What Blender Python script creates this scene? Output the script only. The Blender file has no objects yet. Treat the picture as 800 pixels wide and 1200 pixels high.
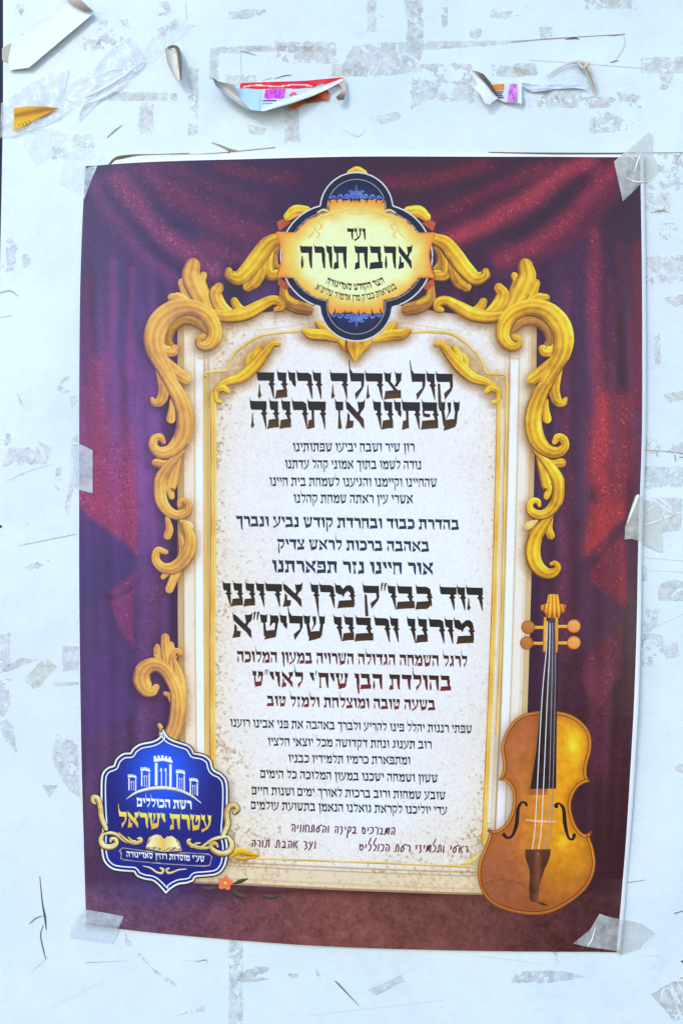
import bpy, math
import numpy as np
from mathutils import Vector
from mathutils.geometry import delaunay_2d_cdt

# ---------------------------------------------------------------- camera, sky, sun, exposure
scn = bpy.context.scene
S = 0.00075                      # metres on the board per drawing unit
D = 1.45                         # camera distance
CX, CY, Z0 = 400.0, 600.0, 1.5   # middle of the drawing sheet, height of its middle above ground
cam = bpy.data.cameras.new("camera"); camo = bpy.data.objects.new("camera", cam)
scn.collection.objects.link(camo); scn.camera = camo
camo.location = (0, -D, Z0); camo.rotation_euler = (math.radians(90), 0, 0)
cam.sensor_fit = 'VERTICAL'; cam.sensor_height = 24
cam.lens = 24 * D / (1200 * S)
cam.clip_start = 0.01; cam.clip_end = 200
SUN_EL, SUN_AZ = 22.0, 20.0      # degrees: height, and angle to the left of the board's normal
world = bpy.data.worlds.new("World"); scn.world = world; world.use_nodes = True
wn = world.node_tree.nodes; bg = wn["Background"]
sky = wn.new("ShaderNodeTexSky"); sky.sky_type = 'NISHITA'; sky.sun_disc = False
sky.sun_elevation = math.radians(SUN_EL); sky.sun_rotation = math.radians(180 + SUN_AZ)
sky.air_density = 1.0; sky.dust_density = 0.1; sky.ozone_density = 4.0
world.node_tree.links.new(sky.outputs[0], bg.inputs[0]); bg.inputs[1].default_value = 0.15
sl = bpy.data.lights.new("sun", 'SUN'); sl.energy = 0.5; sl.angle = math.radians(14); sl.color = (1, 0.97, 0.93)
slo = bpy.data.objects.new("sun", sl); scn.collection.objects.link(slo)
_e, _a = math.radians(SUN_EL), math.radians(SUN_AZ)
sdir = Vector((-math.sin(_a) * math.cos(_e), -math.cos(_a) * math.cos(_e), math.sin(_e)))
slo.rotation_euler = sdir.to_track_quat('Z', 'Y').to_euler(); slo.location = (-1, -1, 3)
scn.view_settings.view_transform = 'Standard'; scn.view_settings.look = 'None'
scn.view_settings.exposure = 1.16; scn.view_settings.gamma = 1.0
KI = np.array([1.18, 1.08, 0.98]); INK0 = np.array([0.017, 0.018, 0.021])   # ink strength per channel, gloss of the paper

rng = np.random.default_rng(7)

# ---------------------------------------------------------------- basics
def lin(c):
    c = np.asarray(c, float) / 255.0
    return np.where(c <= 0.04045, c / 12.92, ((c + 0.055) / 1.055) ** 2.4)
def ink(c):
    return np.clip(lin(c) * KI - INK0, 0.003, 0.86)
def mixc(a, b, t):
    t = np.asarray(t, float)[..., None]
    return a * (1 - t) + b * t
def smooth(a, b, x):
    t = np.clip((x - a) / (b - a), 0, 1); return t * t * (3 - 2 * t)

GH, GW = 1300, 900               # noise / mask fields cover drawing units 0..900 x 0..1300
_fy = np.fft.fftfreq(GH)[:, None]; _fx = np.fft.fftfreq(GW)[None, :]
def blur(a, s):
    return np.real(np.fft.ifft2(np.fft.fft2(a) * np.exp(-2 * (math.pi ** 2) * (s * s) * (_fx ** 2 + _fy ** 2))))
def noise(s, seed):
    a = blur(np.random.default_rng(seed).standard_normal((GH, GW)), s) if s > 0 else np.random.default_rng(seed).standard_normal((GH, GW))
    return a / a.std()
def samp(f, X, Y):
    X = np.clip(X, 0, GW - 1.001); Y = np.clip(Y, 0, GH - 1.001)
    i = X.astype(int); j = Y.astype(int); u = X - i; v = Y - j
    return (f[j, i] * (1 - u) * (1 - v) + f[j, i + 1] * u * (1 - v) + f[j + 1, i] * (1 - u) * v + f[j + 1, i + 1] * u * v)
N0, N1, N2, N4, N12, N40 = noise(0, 1), noise(1.0, 2), noise(2.2, 3), noise(4.5, 4), noise(12, 5), noise(40, 6)
N07 = noise(0.7, 11)

def W(X, Y, h):
    X = np.asarray(X, float); Y = np.asarray(Y, float); h = np.broadcast_to(np.asarray(h, float), X.shape)
    return np.stack([(X - CX) * S, -h, (CY - Y) * S + Z0], -1)

def poster_h(X, Y):              # the paper does not lie quite flat on the board
    X = np.asarray(X, float); Y = np.asarray(Y, float)
    u = (X - 95) / 655.0; v = (Y - 190) / 925.0
    r = np.clip((u - 0.90) / 0.10, 0, 1) ** 2
    lift = 0.0120 * r * (0.25 + np.abs(np.sin(math.pi * (v * 2.15 + 0.05)))) * (0.22 + 0.78 * np.clip((v - 0.45) / 0.25, 0, 1) * np.clip((1.06 - v) / 0.12, 0, 1))
    wv = 0.0015 * np.sin(u * 7.0 + 1.5 * v) * np.sin(v * 5.0 + 0.6) + 0.0007 * np.sin(9 * v - 3 * u) + 0.00025 * np.sin(21 * u + 6 * v) * np.sin(8 * v)
    return 0.0045 + lift + wv

COL = scn.collection
def link(o, parent=None):
    COL.objects.link(o)
    if parent is not None: o.parent = parent
    return o
def thing(name, label, cat, loc=(0, 0, 0), group=None):
    o = bpy.data.objects.new(name, None); COL.objects.link(o); o.location = loc; o.empty_display_size = 0.02
    o['label'] = label; o['category'] = cat
    if group: o['group'] = group
    return o
def place(o, parent):
    if parent is not None:
        o.parent = parent
        p = parent; off = Vector((0, 0, 0))
        while p is not None: off += p.location; p = p.parent
        o.data.transform(__import__('mathutils').Matrix.Translation(-off))
def mesh_obj(name, co, faces, mat, parent=None, col=None, smoothf=True):
    """one mesh object from numpy vertices and a list/array of faces, per-vertex ink colour"""
    me = bpy.data.meshes.new(name)
    co = np.asarray(co, np.float32)
    if isinstance(faces, np.ndarray):
        k = faces.shape[1]; n = len(faces)
        me.vertices.add(len(co)); me.vertices.foreach_set('co', co.ravel())
        me.loops.add(n * k); me.loops.foreach_set('vertex_index', faces.astype(np.int32).ravel())
        me.polygons.add(n); me.polygons.foreach_set('loop_start', np.arange(0, n * k, k, dtype=np.int32))
        me.polygons.foreach_set('loop_total', np.full(n, k, np.int32))
        me.update(calc_edges=True)
    else:
        me.from_pydata(co.tolist(), [], [list(f) for f in faces]); me.update()
    if col is not None:
        a = me.color_attributes.new('Col', 'FLOAT_COLOR', 'POINT')
        c4 = np.ones((len(co), 4), np.float32); c4[:, :3] = col
        a.data.foreach_set('color', c4.ravel())
    me.polygons.foreach_set('use_smooth', np.full(len(me.polygons), smoothf))
    me.materials.append(mat)
    o = bpy.data.objects.new(name, me); COL.objects.link(o)
    place(o, parent)
    return o

# ---------------------------------------------------------------- materials
def principled(name):
    m = bpy.data.materials.new(name); m.use_nodes = True
    return m, m.node_tree.nodes, m.node_tree.links, m.node_tree.nodes['Principled BSDF']
def vc_material(name, rough, spec, bump=0.0, bscale=900, grain=0.06, gscale=1400):
    m, n, l, b = principled(name)
    at = n.new('ShaderNodeVertexColor'); at.layer_name = 'Col'
    tc = n.new('ShaderNodeTexCoord'); nz = n.new('ShaderNodeTexNoise')
    nz.inputs['Scale'].default_value = gscale; nz.inputs['Detail'].default_value = 2
    l.new(tc.outputs['Object'], nz.inputs['Vector'])
    mr = n.new('ShaderNodeMapRange'); mr.inputs['From Min'].default_value = 0.25; mr.inputs['From Max'].default_value = 0.75
    mr.inputs['To Min'].default_value = 1 - grain; mr.inputs['To Max'].default_value = 1 + grain
    l.new(nz.outputs['Fac'], mr.inputs['Value'])
    mx = n.new('ShaderNodeMix'); mx.data_type = 'RGBA'; mx.blend_type = 'MULTIPLY'; mx.inputs['Factor'].default_value = 1
    l.new(at.outputs['Color'], mx.inputs['A']); l.new(mr.outputs['Result'], mx.inputs['B'])
    l.new(mx.outputs['Result'], b.inputs['Base Color'])
    b.inputs['Roughness'].default_value = rough; b.inputs['Specular IOR Level'].default_value = spec
    if bump:
        bp = n.new('ShaderNodeBump'); bp.inputs['Strength'].default_value = bump; bp.inputs['Distance'].default_value = 0.0004
        n2 = n.new('ShaderNodeTexNoise'); n2.inputs['Scale'].default_value = bscale; n2.inputs['Detail'].default_value = 3
        l.new(tc.outputs['Object'], n2.inputs['Vector']); l.new(n2.outputs['Fac'], bp.inputs['Height']); l.new(bp.outputs['Normal'], b.inputs['Normal'])
    return m
M_PRINT = vc_material('printed_paper', 0.34, 0.24, 0.05, 45)
M_RES = vc_material('old_adhesive', 0.8, 0.2, 0.6, 500, 0.10, 500)
M_CRACK_SHADE = vc_material('crack_dirt_shade', 0.8, 0.2)
M_SCRAP = vc_material('scrap_paper', 0.5, 0.3, 0.15, 120, 0.04)
_n = M_RES.node_tree.nodes; _l = M_RES.node_tree.links
_nz = _n.new('ShaderNodeTexNoise'); _nz.inputs['Scale'].default_value = 160; _nz.inputs['Detail'].default_value = 6; _nz.inputs['Roughness'].default_value = 0.75
_tc = _n.new('ShaderNodeTexCoord'); _l.new(_tc.outputs['Object'], _nz.inputs['Vector']); _mr = _n.new('ShaderNodeMapRange')
for _k, _v in (('From Min', 0.34), ('From Max', 0.66), ('To Min', 0.06), ('To Max', 0.48)): _mr.inputs[_k].default_value = _v
_l.new(_nz.outputs['Fac'], _mr.inputs['Value']); _l.new(_mr.outputs['Result'], _n['Principled BSDF'].inputs['Alpha'])
M_SMEAR = vc_material('paste_smear', 0.6, 0.3, 0.4, 300, 0.08, 300)
_n = M_SMEAR.node_tree.nodes; _l = M_SMEAR.node_tree.links
_tc = _n.new('ShaderNodeTexCoord'); _nz = _n.new('ShaderNodeTexNoise'); _nz.inputs['Scale'].default_value = 45; _nz.inputs['Detail'].default_value = 8; _nz.inputs['Roughness'].default_value = 0.78
_l.new(_tc.outputs['Object'], _nz.inputs['Vector']); _mr = _n.new('ShaderNodeMapRange')
for _k, _v in (('From Min', 0.42), ('From Max', 0.68), ('To Min', 0.0), ('To Max', 0.06)): _mr.inputs[_k].default_value = _v
_l.new(_nz.outputs['Fac'], _mr.inputs['Value']); _l.new(_mr.outputs['Result'], _n['Principled BSDF'].inputs['Alpha'])
def board_material():
    m, n, l, b = principled('painted_board')
    tc = n.new('ShaderNodeTexCoord')
    a = n.new('ShaderNodeTexNoise'); a.inputs['Scale'].default_value = 7; a.inputs['Detail'].default_value = 6; a.inputs['Roughness'].default_value = 0.6
    l.new(tc.outputs['Object'], a.inputs['Vector'])
    r = n.new('ShaderNodeValToRGB'); r.color_ramp.elements[0].position = 0.3; r.color_ramp.elements[1].position = 0.7
    r.color_ramp.elements[0].color = (0.67, 0.755, 0.785, 1); r.color_ramp.elements[1].color = (0.785, 0.84, 0.84, 1)
    l.new(a.outputs['Fac'], r.inputs['Fac'])
    # faint grey scuffs
    mp = n.new('ShaderNodeMapping'); mp.inputs['Scale'].default_value = (14, 1, 60); l.new(tc.outputs['Object'], mp.inputs['Vector'])
    s = n.new('ShaderNodeTexNoise'); s.inputs['Scale'].default_value = 1; s.inputs['Detail'].default_value = 8; s.inputs['Roughness'].default_value = 0.7
    l.new(mp.outputs['Vector'], s.inputs['Vector'])
    r2 = n.new('ShaderNodeValToRGB'); r2.color_ramp.elements[0].position = 0.63; r2.color_ramp.elements[1].position = 0.74
    r2.color_ramp.elements[0].color = (0, 0, 0, 1); r2.color_ramp.elements[1].color = (0.35, 0.35, 0.35, 1)
    l.new(s.outputs['Fac'], r2.inputs['Fac'])
    mx = n.new('ShaderNodeMix'); mx.data_type = 'RGBA'; mx.inputs['B'].default_value = (0.55, 0.54, 0.52, 1)
    # grime smeared over the paint
    g = n.new('ShaderNodeTexNoise'); g.inputs['Scale'].default_value = 3.5; g.inputs['Detail'].default_value = 9; g.inputs['Roughness'].default_value = 0.72; g.inputs['Distortion'].default_value = 0.6
    l.new(tc.outputs['Object'], g.inputs['Vector'])
    r3 = n.new('ShaderNodeValToRGB'); r3.color_ramp.elements[0].position = 0.48; r3.color_ramp.elements[1].position = 0.72
    r3.color_ramp.elements[0].color = (0, 0, 0, 1); r3.color_ramp.elements[1].color = (0.45, 0.45, 0.45, 1); l.new(g.outputs['Fac'], r3.inputs['Fac'])
    m3 = n.new('ShaderNodeMix'); m3.data_type = 'RGBA'; m3.inputs['B'].default_value = (0.60, 0.61, 0.61, 1)
    l.new(r3.outputs['Color'], m3.inputs['Factor']); l.new(r.outputs['Color'], m3.inputs['A'])
    l.new(r2.outputs['Color'], mx.inputs['Factor']); l.new(m3.outputs['Result'], mx.inputs['A']); l.new(mx.outputs['Result'], b.inputs['Base Color'])
    b.inputs['Roughness'].default_value = 0.33; b.inputs['Specular IOR Level'].default_value = 0.5
    bp = n.new('ShaderNodeBump'); bp.inputs['Strength'].default_value = 0.22; bp.inputs['Distance'].default_value = 0.004
    l.new(a.outputs['Fac'], bp.inputs['Height']); l.new(bp.outputs['Normal'], b.inputs['Normal'])
    return m
M_BOARD = board_material()
def plain(name, c, rough=0.6):
    m, n, l, b = principled(name); nz = n.new('ShaderNodeTexNoise'); nz.inputs['Scale'].default_value = 30
    r = n.new('ShaderNodeValToRGB'); r.color_ramp.elements[0].color = (c[0] * .8, c[1] * .8, c[2] * .8, 1); r.color_ramp.elements[1].color = (c[0] * 1.2, c[1] * 1.2, c[2] * 1.2, 1)
    l.new(nz.outputs['Fac'], r.inputs['Fac']); l.new(r.outputs['Color'], b.inputs['Base Color']); b.inputs['Roughness'].default_value = rough
    return m
def tape_material(name, c, alpha, rough=0.35, scale=90, var=0.2):
    m, n, l, b = principled(name)
    tc = n.new('ShaderNodeTexCoord'); nz = n.new('ShaderNodeTexNoise'); nz.inputs['Scale'].default_value = scale; nz.inputs['Detail'].default_value = 5
    nz.inputs['Roughness'].default_value = 0.65
    l.new(tc.outputs['Object'], nz.inputs['Vector'])
    mr = n.new('ShaderNodeMapRange'); mr.inputs['From Min'].default_value = 0.3; mr.inputs['From Max'].default_value = 0.7
    mr.inputs['To Min'].default_value = alpha - var; mr.inputs['To Max'].default_value = alpha + var
    l.new(nz.outputs['Fac'], mr.inputs['Value']); l.new(mr.outputs['Result'], b.inputs['Alpha'])
    b.inputs['Base Color'].default_value = (*c, 1); b.inputs['Roughness'].default_value = rough
    bp = n.new('ShaderNodeBump'); bp.inputs['Strength'].default_value = 0.5; bp.inputs['Distance'].default_value = 0.0016
    l.new(nz.outputs['Fac'], bp.inputs['Height']); l.new(bp.outputs['Normal'], b.inputs['Normal'])
    return m
M_TAPE = tape_material('clear_tape', (0.66, 0.66, 0.63), 0.46, 0.13)
M_TAPE_Y = tape_material('yellowed_tape', (0.72, 0.70, 0.62), 0.54, 0.13)
M_TAPE_B = tape_material('bluish_tape', (0.72, 0.78, 0.84), 0.52, 0.2)
M_TAPE_W = tape_material('faint_tape', (0.80, 0.84, 0.86), 0.24, 0.2, var=0.16)
M_FILM = tape_material('crumpled_film', (0.90, 0.92, 0.93), 0.42, 0.18, 60, 0.25)
M_DARK = plain('dark_gap', (0.03, 0.035, 0.06), 0.9)

# ---------------------------------------------------------------- drawing tools
def in_poly(X, Y, P):
    P = np.asarray(P, float); r = np.zeros(X.shape, bool); j = len(P) - 1
    for i in range(len(P)):
        xi, yi = P[i]; xj, yj = P[j]
        if yi != yj:
            c = ((yi > Y) != (yj > Y)) & (X < (xj - xi) * (Y - yi) / (yj - yi) + xi); r ^= c
        j = i
    return r
def seg_dist(X, Y, P, closed=True):
    P = np.asarray(P, float); n = len(P); best = np.full(X.shape, 1e9)
    for i in range(n if closed else n - 1):
        a = P[i]; b = P[(i + 1) % n]; d = b - a; L = d @ d + 1e-12
        t = np.clip(((X - a[0]) * d[0] + (Y - a[1]) * d[1]) / L, 0, 1)
        best = np.minimum(best, np.hypot(X - a[0] - t * d[0], Y - a[1] - t * d[1]))
    return best
def spline(P, n=None, closed=False, per=8):
    """Catmull-Rom through the rows of P (any number of columns)"""
    P = np.asarray(P, float)
    if closed: Q = np.vstack([P[-1], P, P[0], P[1]])
    else: Q = np.vstack([2 * P[0] - P[1], P, 2 * P[-1] - P[-2]])
    out = []
    for i in range(1, len(Q) - 2):
        p0, p1, p2, p3 = Q[i - 1:i + 3]
        for t in np.arange(per) / per:
            out.append(0.5 * (2 * p1 + (p2 - p0) * t + (2 * p0 - 5 * p1 + 4 * p2 - p3) * t * t + (3 * p1 - p0 - 3 * p2 + p3) * t ** 3))
    if not closed: out.append(Q[-2])
    return np.array(out)
def cdt(polys, pts=None):
    vs = []; fs = []
    for P in polys:
        P = np.asarray(P, float)
        if np.sum(P[:, 0] * np.roll(P[:, 1], -1) - np.roll(P[:, 0], -1) * P[:, 1]) < 0: P = P[::-1]
        k = len(vs); vs += [Vector((float(p[0]), float(p[1]))) for p in P]; fs.append(list(range(k, k + len(P))))
    if pts is not None: vs += [Vector((float(p[0]), float(p[1]))) for p in pts]
    r = delaunay_2d_cdt(vs, [], fs, 0, 1e-5, True)
    co = np.array([(v.x, v.y) for v in r[0]]); tri = [f for f, o in zip(r[2], r[5]) if len(o)]
    tri2 = []
    for f in tri:
        for k in range(1, len(f) - 1): tri2.append((f[0], f[k], f[k + 1]))
    return co, np.array(tri2, np.int32).reshape(-1, 3)
def orient(co, tri):             # faces towards the viewer (drawing units, y down)
    a, b, c = co[tri[:, 0]], co[tri[:, 1]], co[tri[:, 2]]
    cr = (b[:, 0] - a[:, 0]) * (c[:, 1] - a[:, 1]) - (b[:, 1] - a[:, 1]) * (c[:, 0] - a[:, 0])
    t = tri.copy(); f = cr > 0; t[f] = t[f][:, ::-1]
    return t
def area(name, polys, colf, layer, parent=None, step=6.0, mat=None, hf=poster_h):
    polys = [np.asarray(p, float) for p in polys]
    allp = np.vstack(polys); x0, y0 = allp.min(0); x1, y1 = allp.max(0)
    gx, gy = np.meshgrid(np.arange(x0 + step / 2, x1, step), np.arange(y0 + step / 2, y1, step))
    gx[1::2] += step / 2 * 0.98
    gx = gx.ravel(); gy = gy.ravel(); ins = np.zeros(gx.shape, bool)
    for p in polys: ins |= in_poly(gx, gy, p) & (seg_dist(gx, gy, p) > step * 0.3)
    co, tri = cdt(polys, np.stack([gx[ins], gy[ins]], 1) if ins.any() else None)
    tri = orient(co, tri)
    X, Y = co[:, 0], co[:, 1]
    c = colf(X, Y) if callable(colf) else np.broadcast_to(ink(colf), (len(X), 3))
    return mesh_obj(name, W(X, Y, hf(X, Y) + layer), tri, mat or M_PRINT, parent, c)

MASK = np.zeros((GH, GW))        # where gilt ornament is printed
def stamp(x, y, r):
    i0, i1 = max(0, int(x - r)), min(GW, int(x + r) + 2); j0, j1 = max(0, int(y - r)), min(GH, int(y + r) + 2)
    if i0 >= i1 or j0 >= j1: return
    yy, xx = np.mgrid[j0:j1, i0:i1]
    MASK[j0:j1, i0:i1] = np.maximum(MASK[j0:j1, i0:i1], (np.hypot(xx - x, yy - y) < r) * 1.0)

RAMP_R = np.array([(104, 62, 40), (176, 118, 42), (224, 176, 40), (250, 224, 92)], float)
RAMP_L = np.array([(112, 74, 80), (182, 126, 84), (220, 164, 84), (244, 204, 110)], float)  # pinker gold for the left scrolls, glare tinted into the gilt
RAMP_B = np.array([(92, 54, 50), (142, 92, 52), (178, 124, 56), (206, 158, 78)], float)
RAMP_M = np.array([(150, 108, 50), (200, 158, 70), (226, 186, 96), (246, 226, 170)], float)
def ramp(R, v):
    v = np.clip(v, 0, 1) * (len(R) - 1); i = np.minimum(v.astype(int), len(R) - 2); f = (v - i)[..., None]
    return R[i] * (1 - f) + R[i + 1] * f
LIGHT2 = np.array([0.45, -0.9])
class Strokes:
    """gathers brush strokes of one ornament into one mesh"""
    def __init__(s): s.co = []; s.col = []; s.f = []; s.n = 0; s.k = 0; s.h = []
    def add(s, pts, pal=None, mirror=None, na=13, streak=0.16, freq=8.0, flat=None, dens=7, cap=(True, True), doStamp=True, dh=None):
        P = np.asarray(pts, float).copy()
        if mirror is not None: P[:, 0] = 2 * mirror - P[:, 0]
        Q = spline(P, per=dens)
        d = np.gradient(Q[:, :2], axis=0); L = np.hypot(d[:, 0], d[:, 1]) + 1e-9; T = d / L[:, None]; Nn = np.stack([-T[:, 1], T[:, 0]], 1)
        hw = np.maximum(Q[:, 2], 0.25)
        # rounded ends
        ext = []; 
        ts = np.array([1.0, 0.96, 0.85, 0.68, 0.45, 0.2])
        if cap[0]:
            for t in ts: ext.append((Q[0, 0] - T[0, 0] * hw[0] * t, Q[0, 1] - T[0, 1] * hw[0] * t, max(0.02, hw[0] * math.sqrt(max(0, 1 - t * t)))))
        A = np.array(ext).reshape(-1, 3); ext = []
        if cap[1]:
            for t in ts[::-1]: ext.append((Q[-1, 0] + T[-1, 0] * hw[-1] * t, Q[-1, 1] + T[-1, 1] * hw[-1] * t, max(0.02, hw[-1] * math.sqrt(max(0, 1 - t * t)))))
        B = np.array(ext).reshape(-1, 3)
        C = np.vstack([A, np.column_stack([Q[:, :2], hw]), B]); TT = np.vstack([np.repeat(T[:1], len(A), 0), T, np.repeat(T[-1:], len(B), 0)])
        NN = np.stack([-TT[:, 1], TT[:, 0]], 1); n = len(C)
        endf = np.concatenate([np.linspace(1, 0, len(A)) if len(A) else [], np.zeros(len(Q)), np.linspace(0, 1, len(B)) if len(B) else []])
        t = np.linspace(-1, 1, na)
        X = C[:, 0:1] + NN[:, 0:1] * C[:, 2:3] * t; Y = C[:, 1:2] + NN[:, 1:2] * C[:, 2:3] * t
        if flat is not None:
            c = np.broadcast_to(ink(flat), (n, na, 3)).copy()
        else:
            lam = (NN @ LIGHT2)[:, None] * t
            ph = s.k * 1.7
            arc = np.concatenate([[0], np.cumsum(np.hypot(*np.diff(C[:, :2], axis=0).T))])[:, None]
            v = 0.58 + 0.34 * lam + 0.75 * streak * np.sin(t * freq + ph + 0.35 * np.sin(arc * 0.09 + ph)) + 0.06 * np.sin(t * freq * 2.3 + 2 * ph + 0.5 * np.sin(arc * .13)) + 0.10 * np.sin(arc * 0.07 + ph) \
                - 0.50 * smooth(0.70, 1.0, np.abs(t)) * (0.65 - 0.35 * np.sign(lam)) - 0.30 * endf[:, None] * (0.4 + 0 * t)
            v = v + 0.035 * samp(N2, X, Y) + 0.03 * samp(N07, X, Y) + 0.015 * samp(N4, X, Y)
            if pal is None:
                w = smooth(205, 300, X)[..., None]
                c3 = ramp(RAMP_L, v) * (1 - w) + ramp(RAMP_R, v) * w
            else: c3 = ramp(pal, v)
            c = ink(c3)
        idx = np.arange(n * na).reshape(n, na) + s.n
        f = np.stack([idx[:-1, :-1], idx[1:, :-1], idx[1:, 1:], idx[:-1, 1:]], -1).reshape(-1, 4)
        s.co.append(np.stack([X, Y], -1).reshape(-1, 2)); s.col.append(c.reshape(-1, 3)); s.f.append(f)
        s.h.append(np.full(n * na, (s.k * 0.000012) if dh is None else dh)); s.n += n * na; s.k += 1
        if doStamp:
            for q in C[::2]: stamp(q[0], q[1], max(q[2], 0.6))
        return s
    def build(s, name, layer, parent=None, mat=None, hf=poster_h):
        co = np.vstack(s.co); f = np.vstack(s.f)
        h = hf(co[:, 0], co[:, 1]) + layer + np.concatenate(s.h)
        # consistent facing
        a, b, c = co[f[:, 0]], co[f[:, 1]], co[f[:, 2]]
        cr = (b[:, 0] - a[:, 0]) * (c[:, 1] - a[:, 1]) - (b[:, 1] - a[:, 1]) * (c[:, 0] - a[:, 0])
        f = f.copy(); f[cr > 0] = f[cr > 0][:, ::-1]
        return mesh_obj(name, W(co[:, 0], co[:, 1], h), f, mat or M_PRINT, parent, np.vstack(s.col))
def ring(name, P, off, hw, col, layer, parent, pal=None):
    """thin closed line running parallel to outline P, off units inside it"""
    P = np.asarray(P, float); d = np.roll(P, -1, 0) - np.roll(P, 1, 0); d /= np.hypot(d[:, 0], d[:, 1])[:, None] + 1e-9; n = np.stack([-d[:, 1], d[:, 0]], 1)
    if np.sum(P[:, 0] * np.roll(P[:, 1], -1) - np.roll(P[:, 0], -1) * P[:, 1]) < 0: n = -n
    Q = P + n * off; k = [0]
    for i in range(1, len(Q)):                       # drop points that bunch up or run backwards in tight corners
        v = Q[i] - Q[k[-1]]
        if v @ d[i] > 0.15 and np.hypot(*v) > 0.25: k.append(i)
    Q = Q[k]; Q = np.vstack([Q, Q[:2]]); s = Strokes()
    s.add(np.column_stack([Q, np.full(len(Q), hw)]), flat=col, pal=pal, na=3 if pal is None else 7, doStamp=False, dens=2, cap=(False, False), dh=0)
    return s.build(name, layer, parent)
def zs(P, ox, oy, sc):           # list of (x, y, halfwidth) measured on an enlarged sketch
    return [(ox + x / sc, oy + y / sc, w / sc) for x, y, w in P]
# ---------------------------------------------------------------- the board
def board():
    # a 2 cm sheet; its left edge is inside the picture
    edge = [(4, -160), (4, 130), (1.5, 260), (-2, 420), (-4, 700), (-5, 1360)]
    P = edge + [(1000, 1360), (1000, -160)]
    root = thing('notice_board', 'white painted board with grey tape residue, behind the purple poster', 'board', tuple(W(400, 1360, -0.02)))
    co2, tri = cdt([P]); tri = orient(co2, tri); n = len(co2)
    front = W(co2[:, 0], co2[:, 1], 0.0); back = W(co2[:, 0], co2[:, 1], -0.02)
    faces = [tuple(t) for t in tri] + [tuple(i + n for i in t[::-1]) for t in tri]
    m = len(P)
    for i in range(m): faces.append((i, (i + 1) % m, (i + 1) % m + n, i + n))
    mesh_obj('panel', np.vstack([front, back]), faces, M_BOARD, root, None, False)
    return root
BOARD = board()
wall = mesh_obj('background_wall', np.array([(-3, 0.16, -0.2), (3, 0.16, -0.2), (3, 0.16, 4), (-3, 0.16, 4)]), [(0, 1, 2, 3)], M_DARK, None, None, False)
wall['kind'] = 'structure'

# ---------------------------------------------------------------- the poster
POSTER = thing('poster', 'purple and gold Hebrew poster with violin and blue badge, taped to the white board', 'poster', tuple(W(415, 1112, 0.003)))
EL = np.array([(100.5, 196), (97, 260), (94.5, 340), (93.5, 430), (93, 560), (93, 700), (95, 860), (98, 980), (101, 1082)], float)
ER = np.array([(752.5, 186), (754, 300), (754.5, 420), (754, 520), (750, 640), (747, 740), (742, 860), (735, 1000), (725, 1114)], float)
ET = np.array([(100.5, 196), (180, 191), (300, 187.5), (420, 184.5), (560, 184.5), (670, 185), (752.5, 186)], float)
EB = np.array([(101, 1082), (180, 1091.5), (300, 1101.5), (420, 1108.5), (560, 1112.5), (650, 1114), (725, 1114)], float)
def curve_at(P, u):
    d = np.concatenate([[0], np.cumsum(np.hypot(*np.diff(P, axis=0).T))]); d /= d[-1]
    return np.stack([np.interp(u, d, P[:, 0]), np.interp(u, d, P[:, 1])], -1)
def coons(L, R, T, B, nu, nv):
    u = np.linspace(0, 1, nu); v = np.linspace(0, 1, nv); U, V = np.meshgrid(u, v)
    t = curve_at(T, u)[None]; b = curve_at(B, u)[None]; l = curve_at(L, v)[:, None]; r = curve_at(R, v)[:, None]
    U = U[..., None]; V = V[..., None]
    p = (1 - V) * t + V * b + (1 - U) * l + U * r - ((1 - U) * (1 - V) * T[0] + U * (1 - V) * T[-1] + (1 - U) * V * B[0] + U * V * B[-1])
    return p[..., 0], p[..., 1]
def grid_faces(nv, nu):
    i = np.arange(nu * nv).reshape(nv, nu)
    return np.stack([i[:-1, :-1], i[1:, :-1], i[1:, 1:], i[:-1, 1:]], -1).reshape(-1, 4)
def inset(P, dx, dy): return P + np.array([dx, dy])

# paper sheet (white margin all round)
X, Y = coons(spline(EL), spline(ER), spline(ET), spline(EB), 90, 120)
ws = mesh_obj('paper_sheet', W(X, Y, poster_h(X, Y)).reshape(-1, 3), grid_faces(120, 90), M_PRINT, POSTER, ink(np.full((X.size, 3), (238., 243., 250.))))
sm = ws.modifiers.new('thickness', 'SOLIDIFY'); sm.thickness = 0.0003; sm.offset = -1

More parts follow.
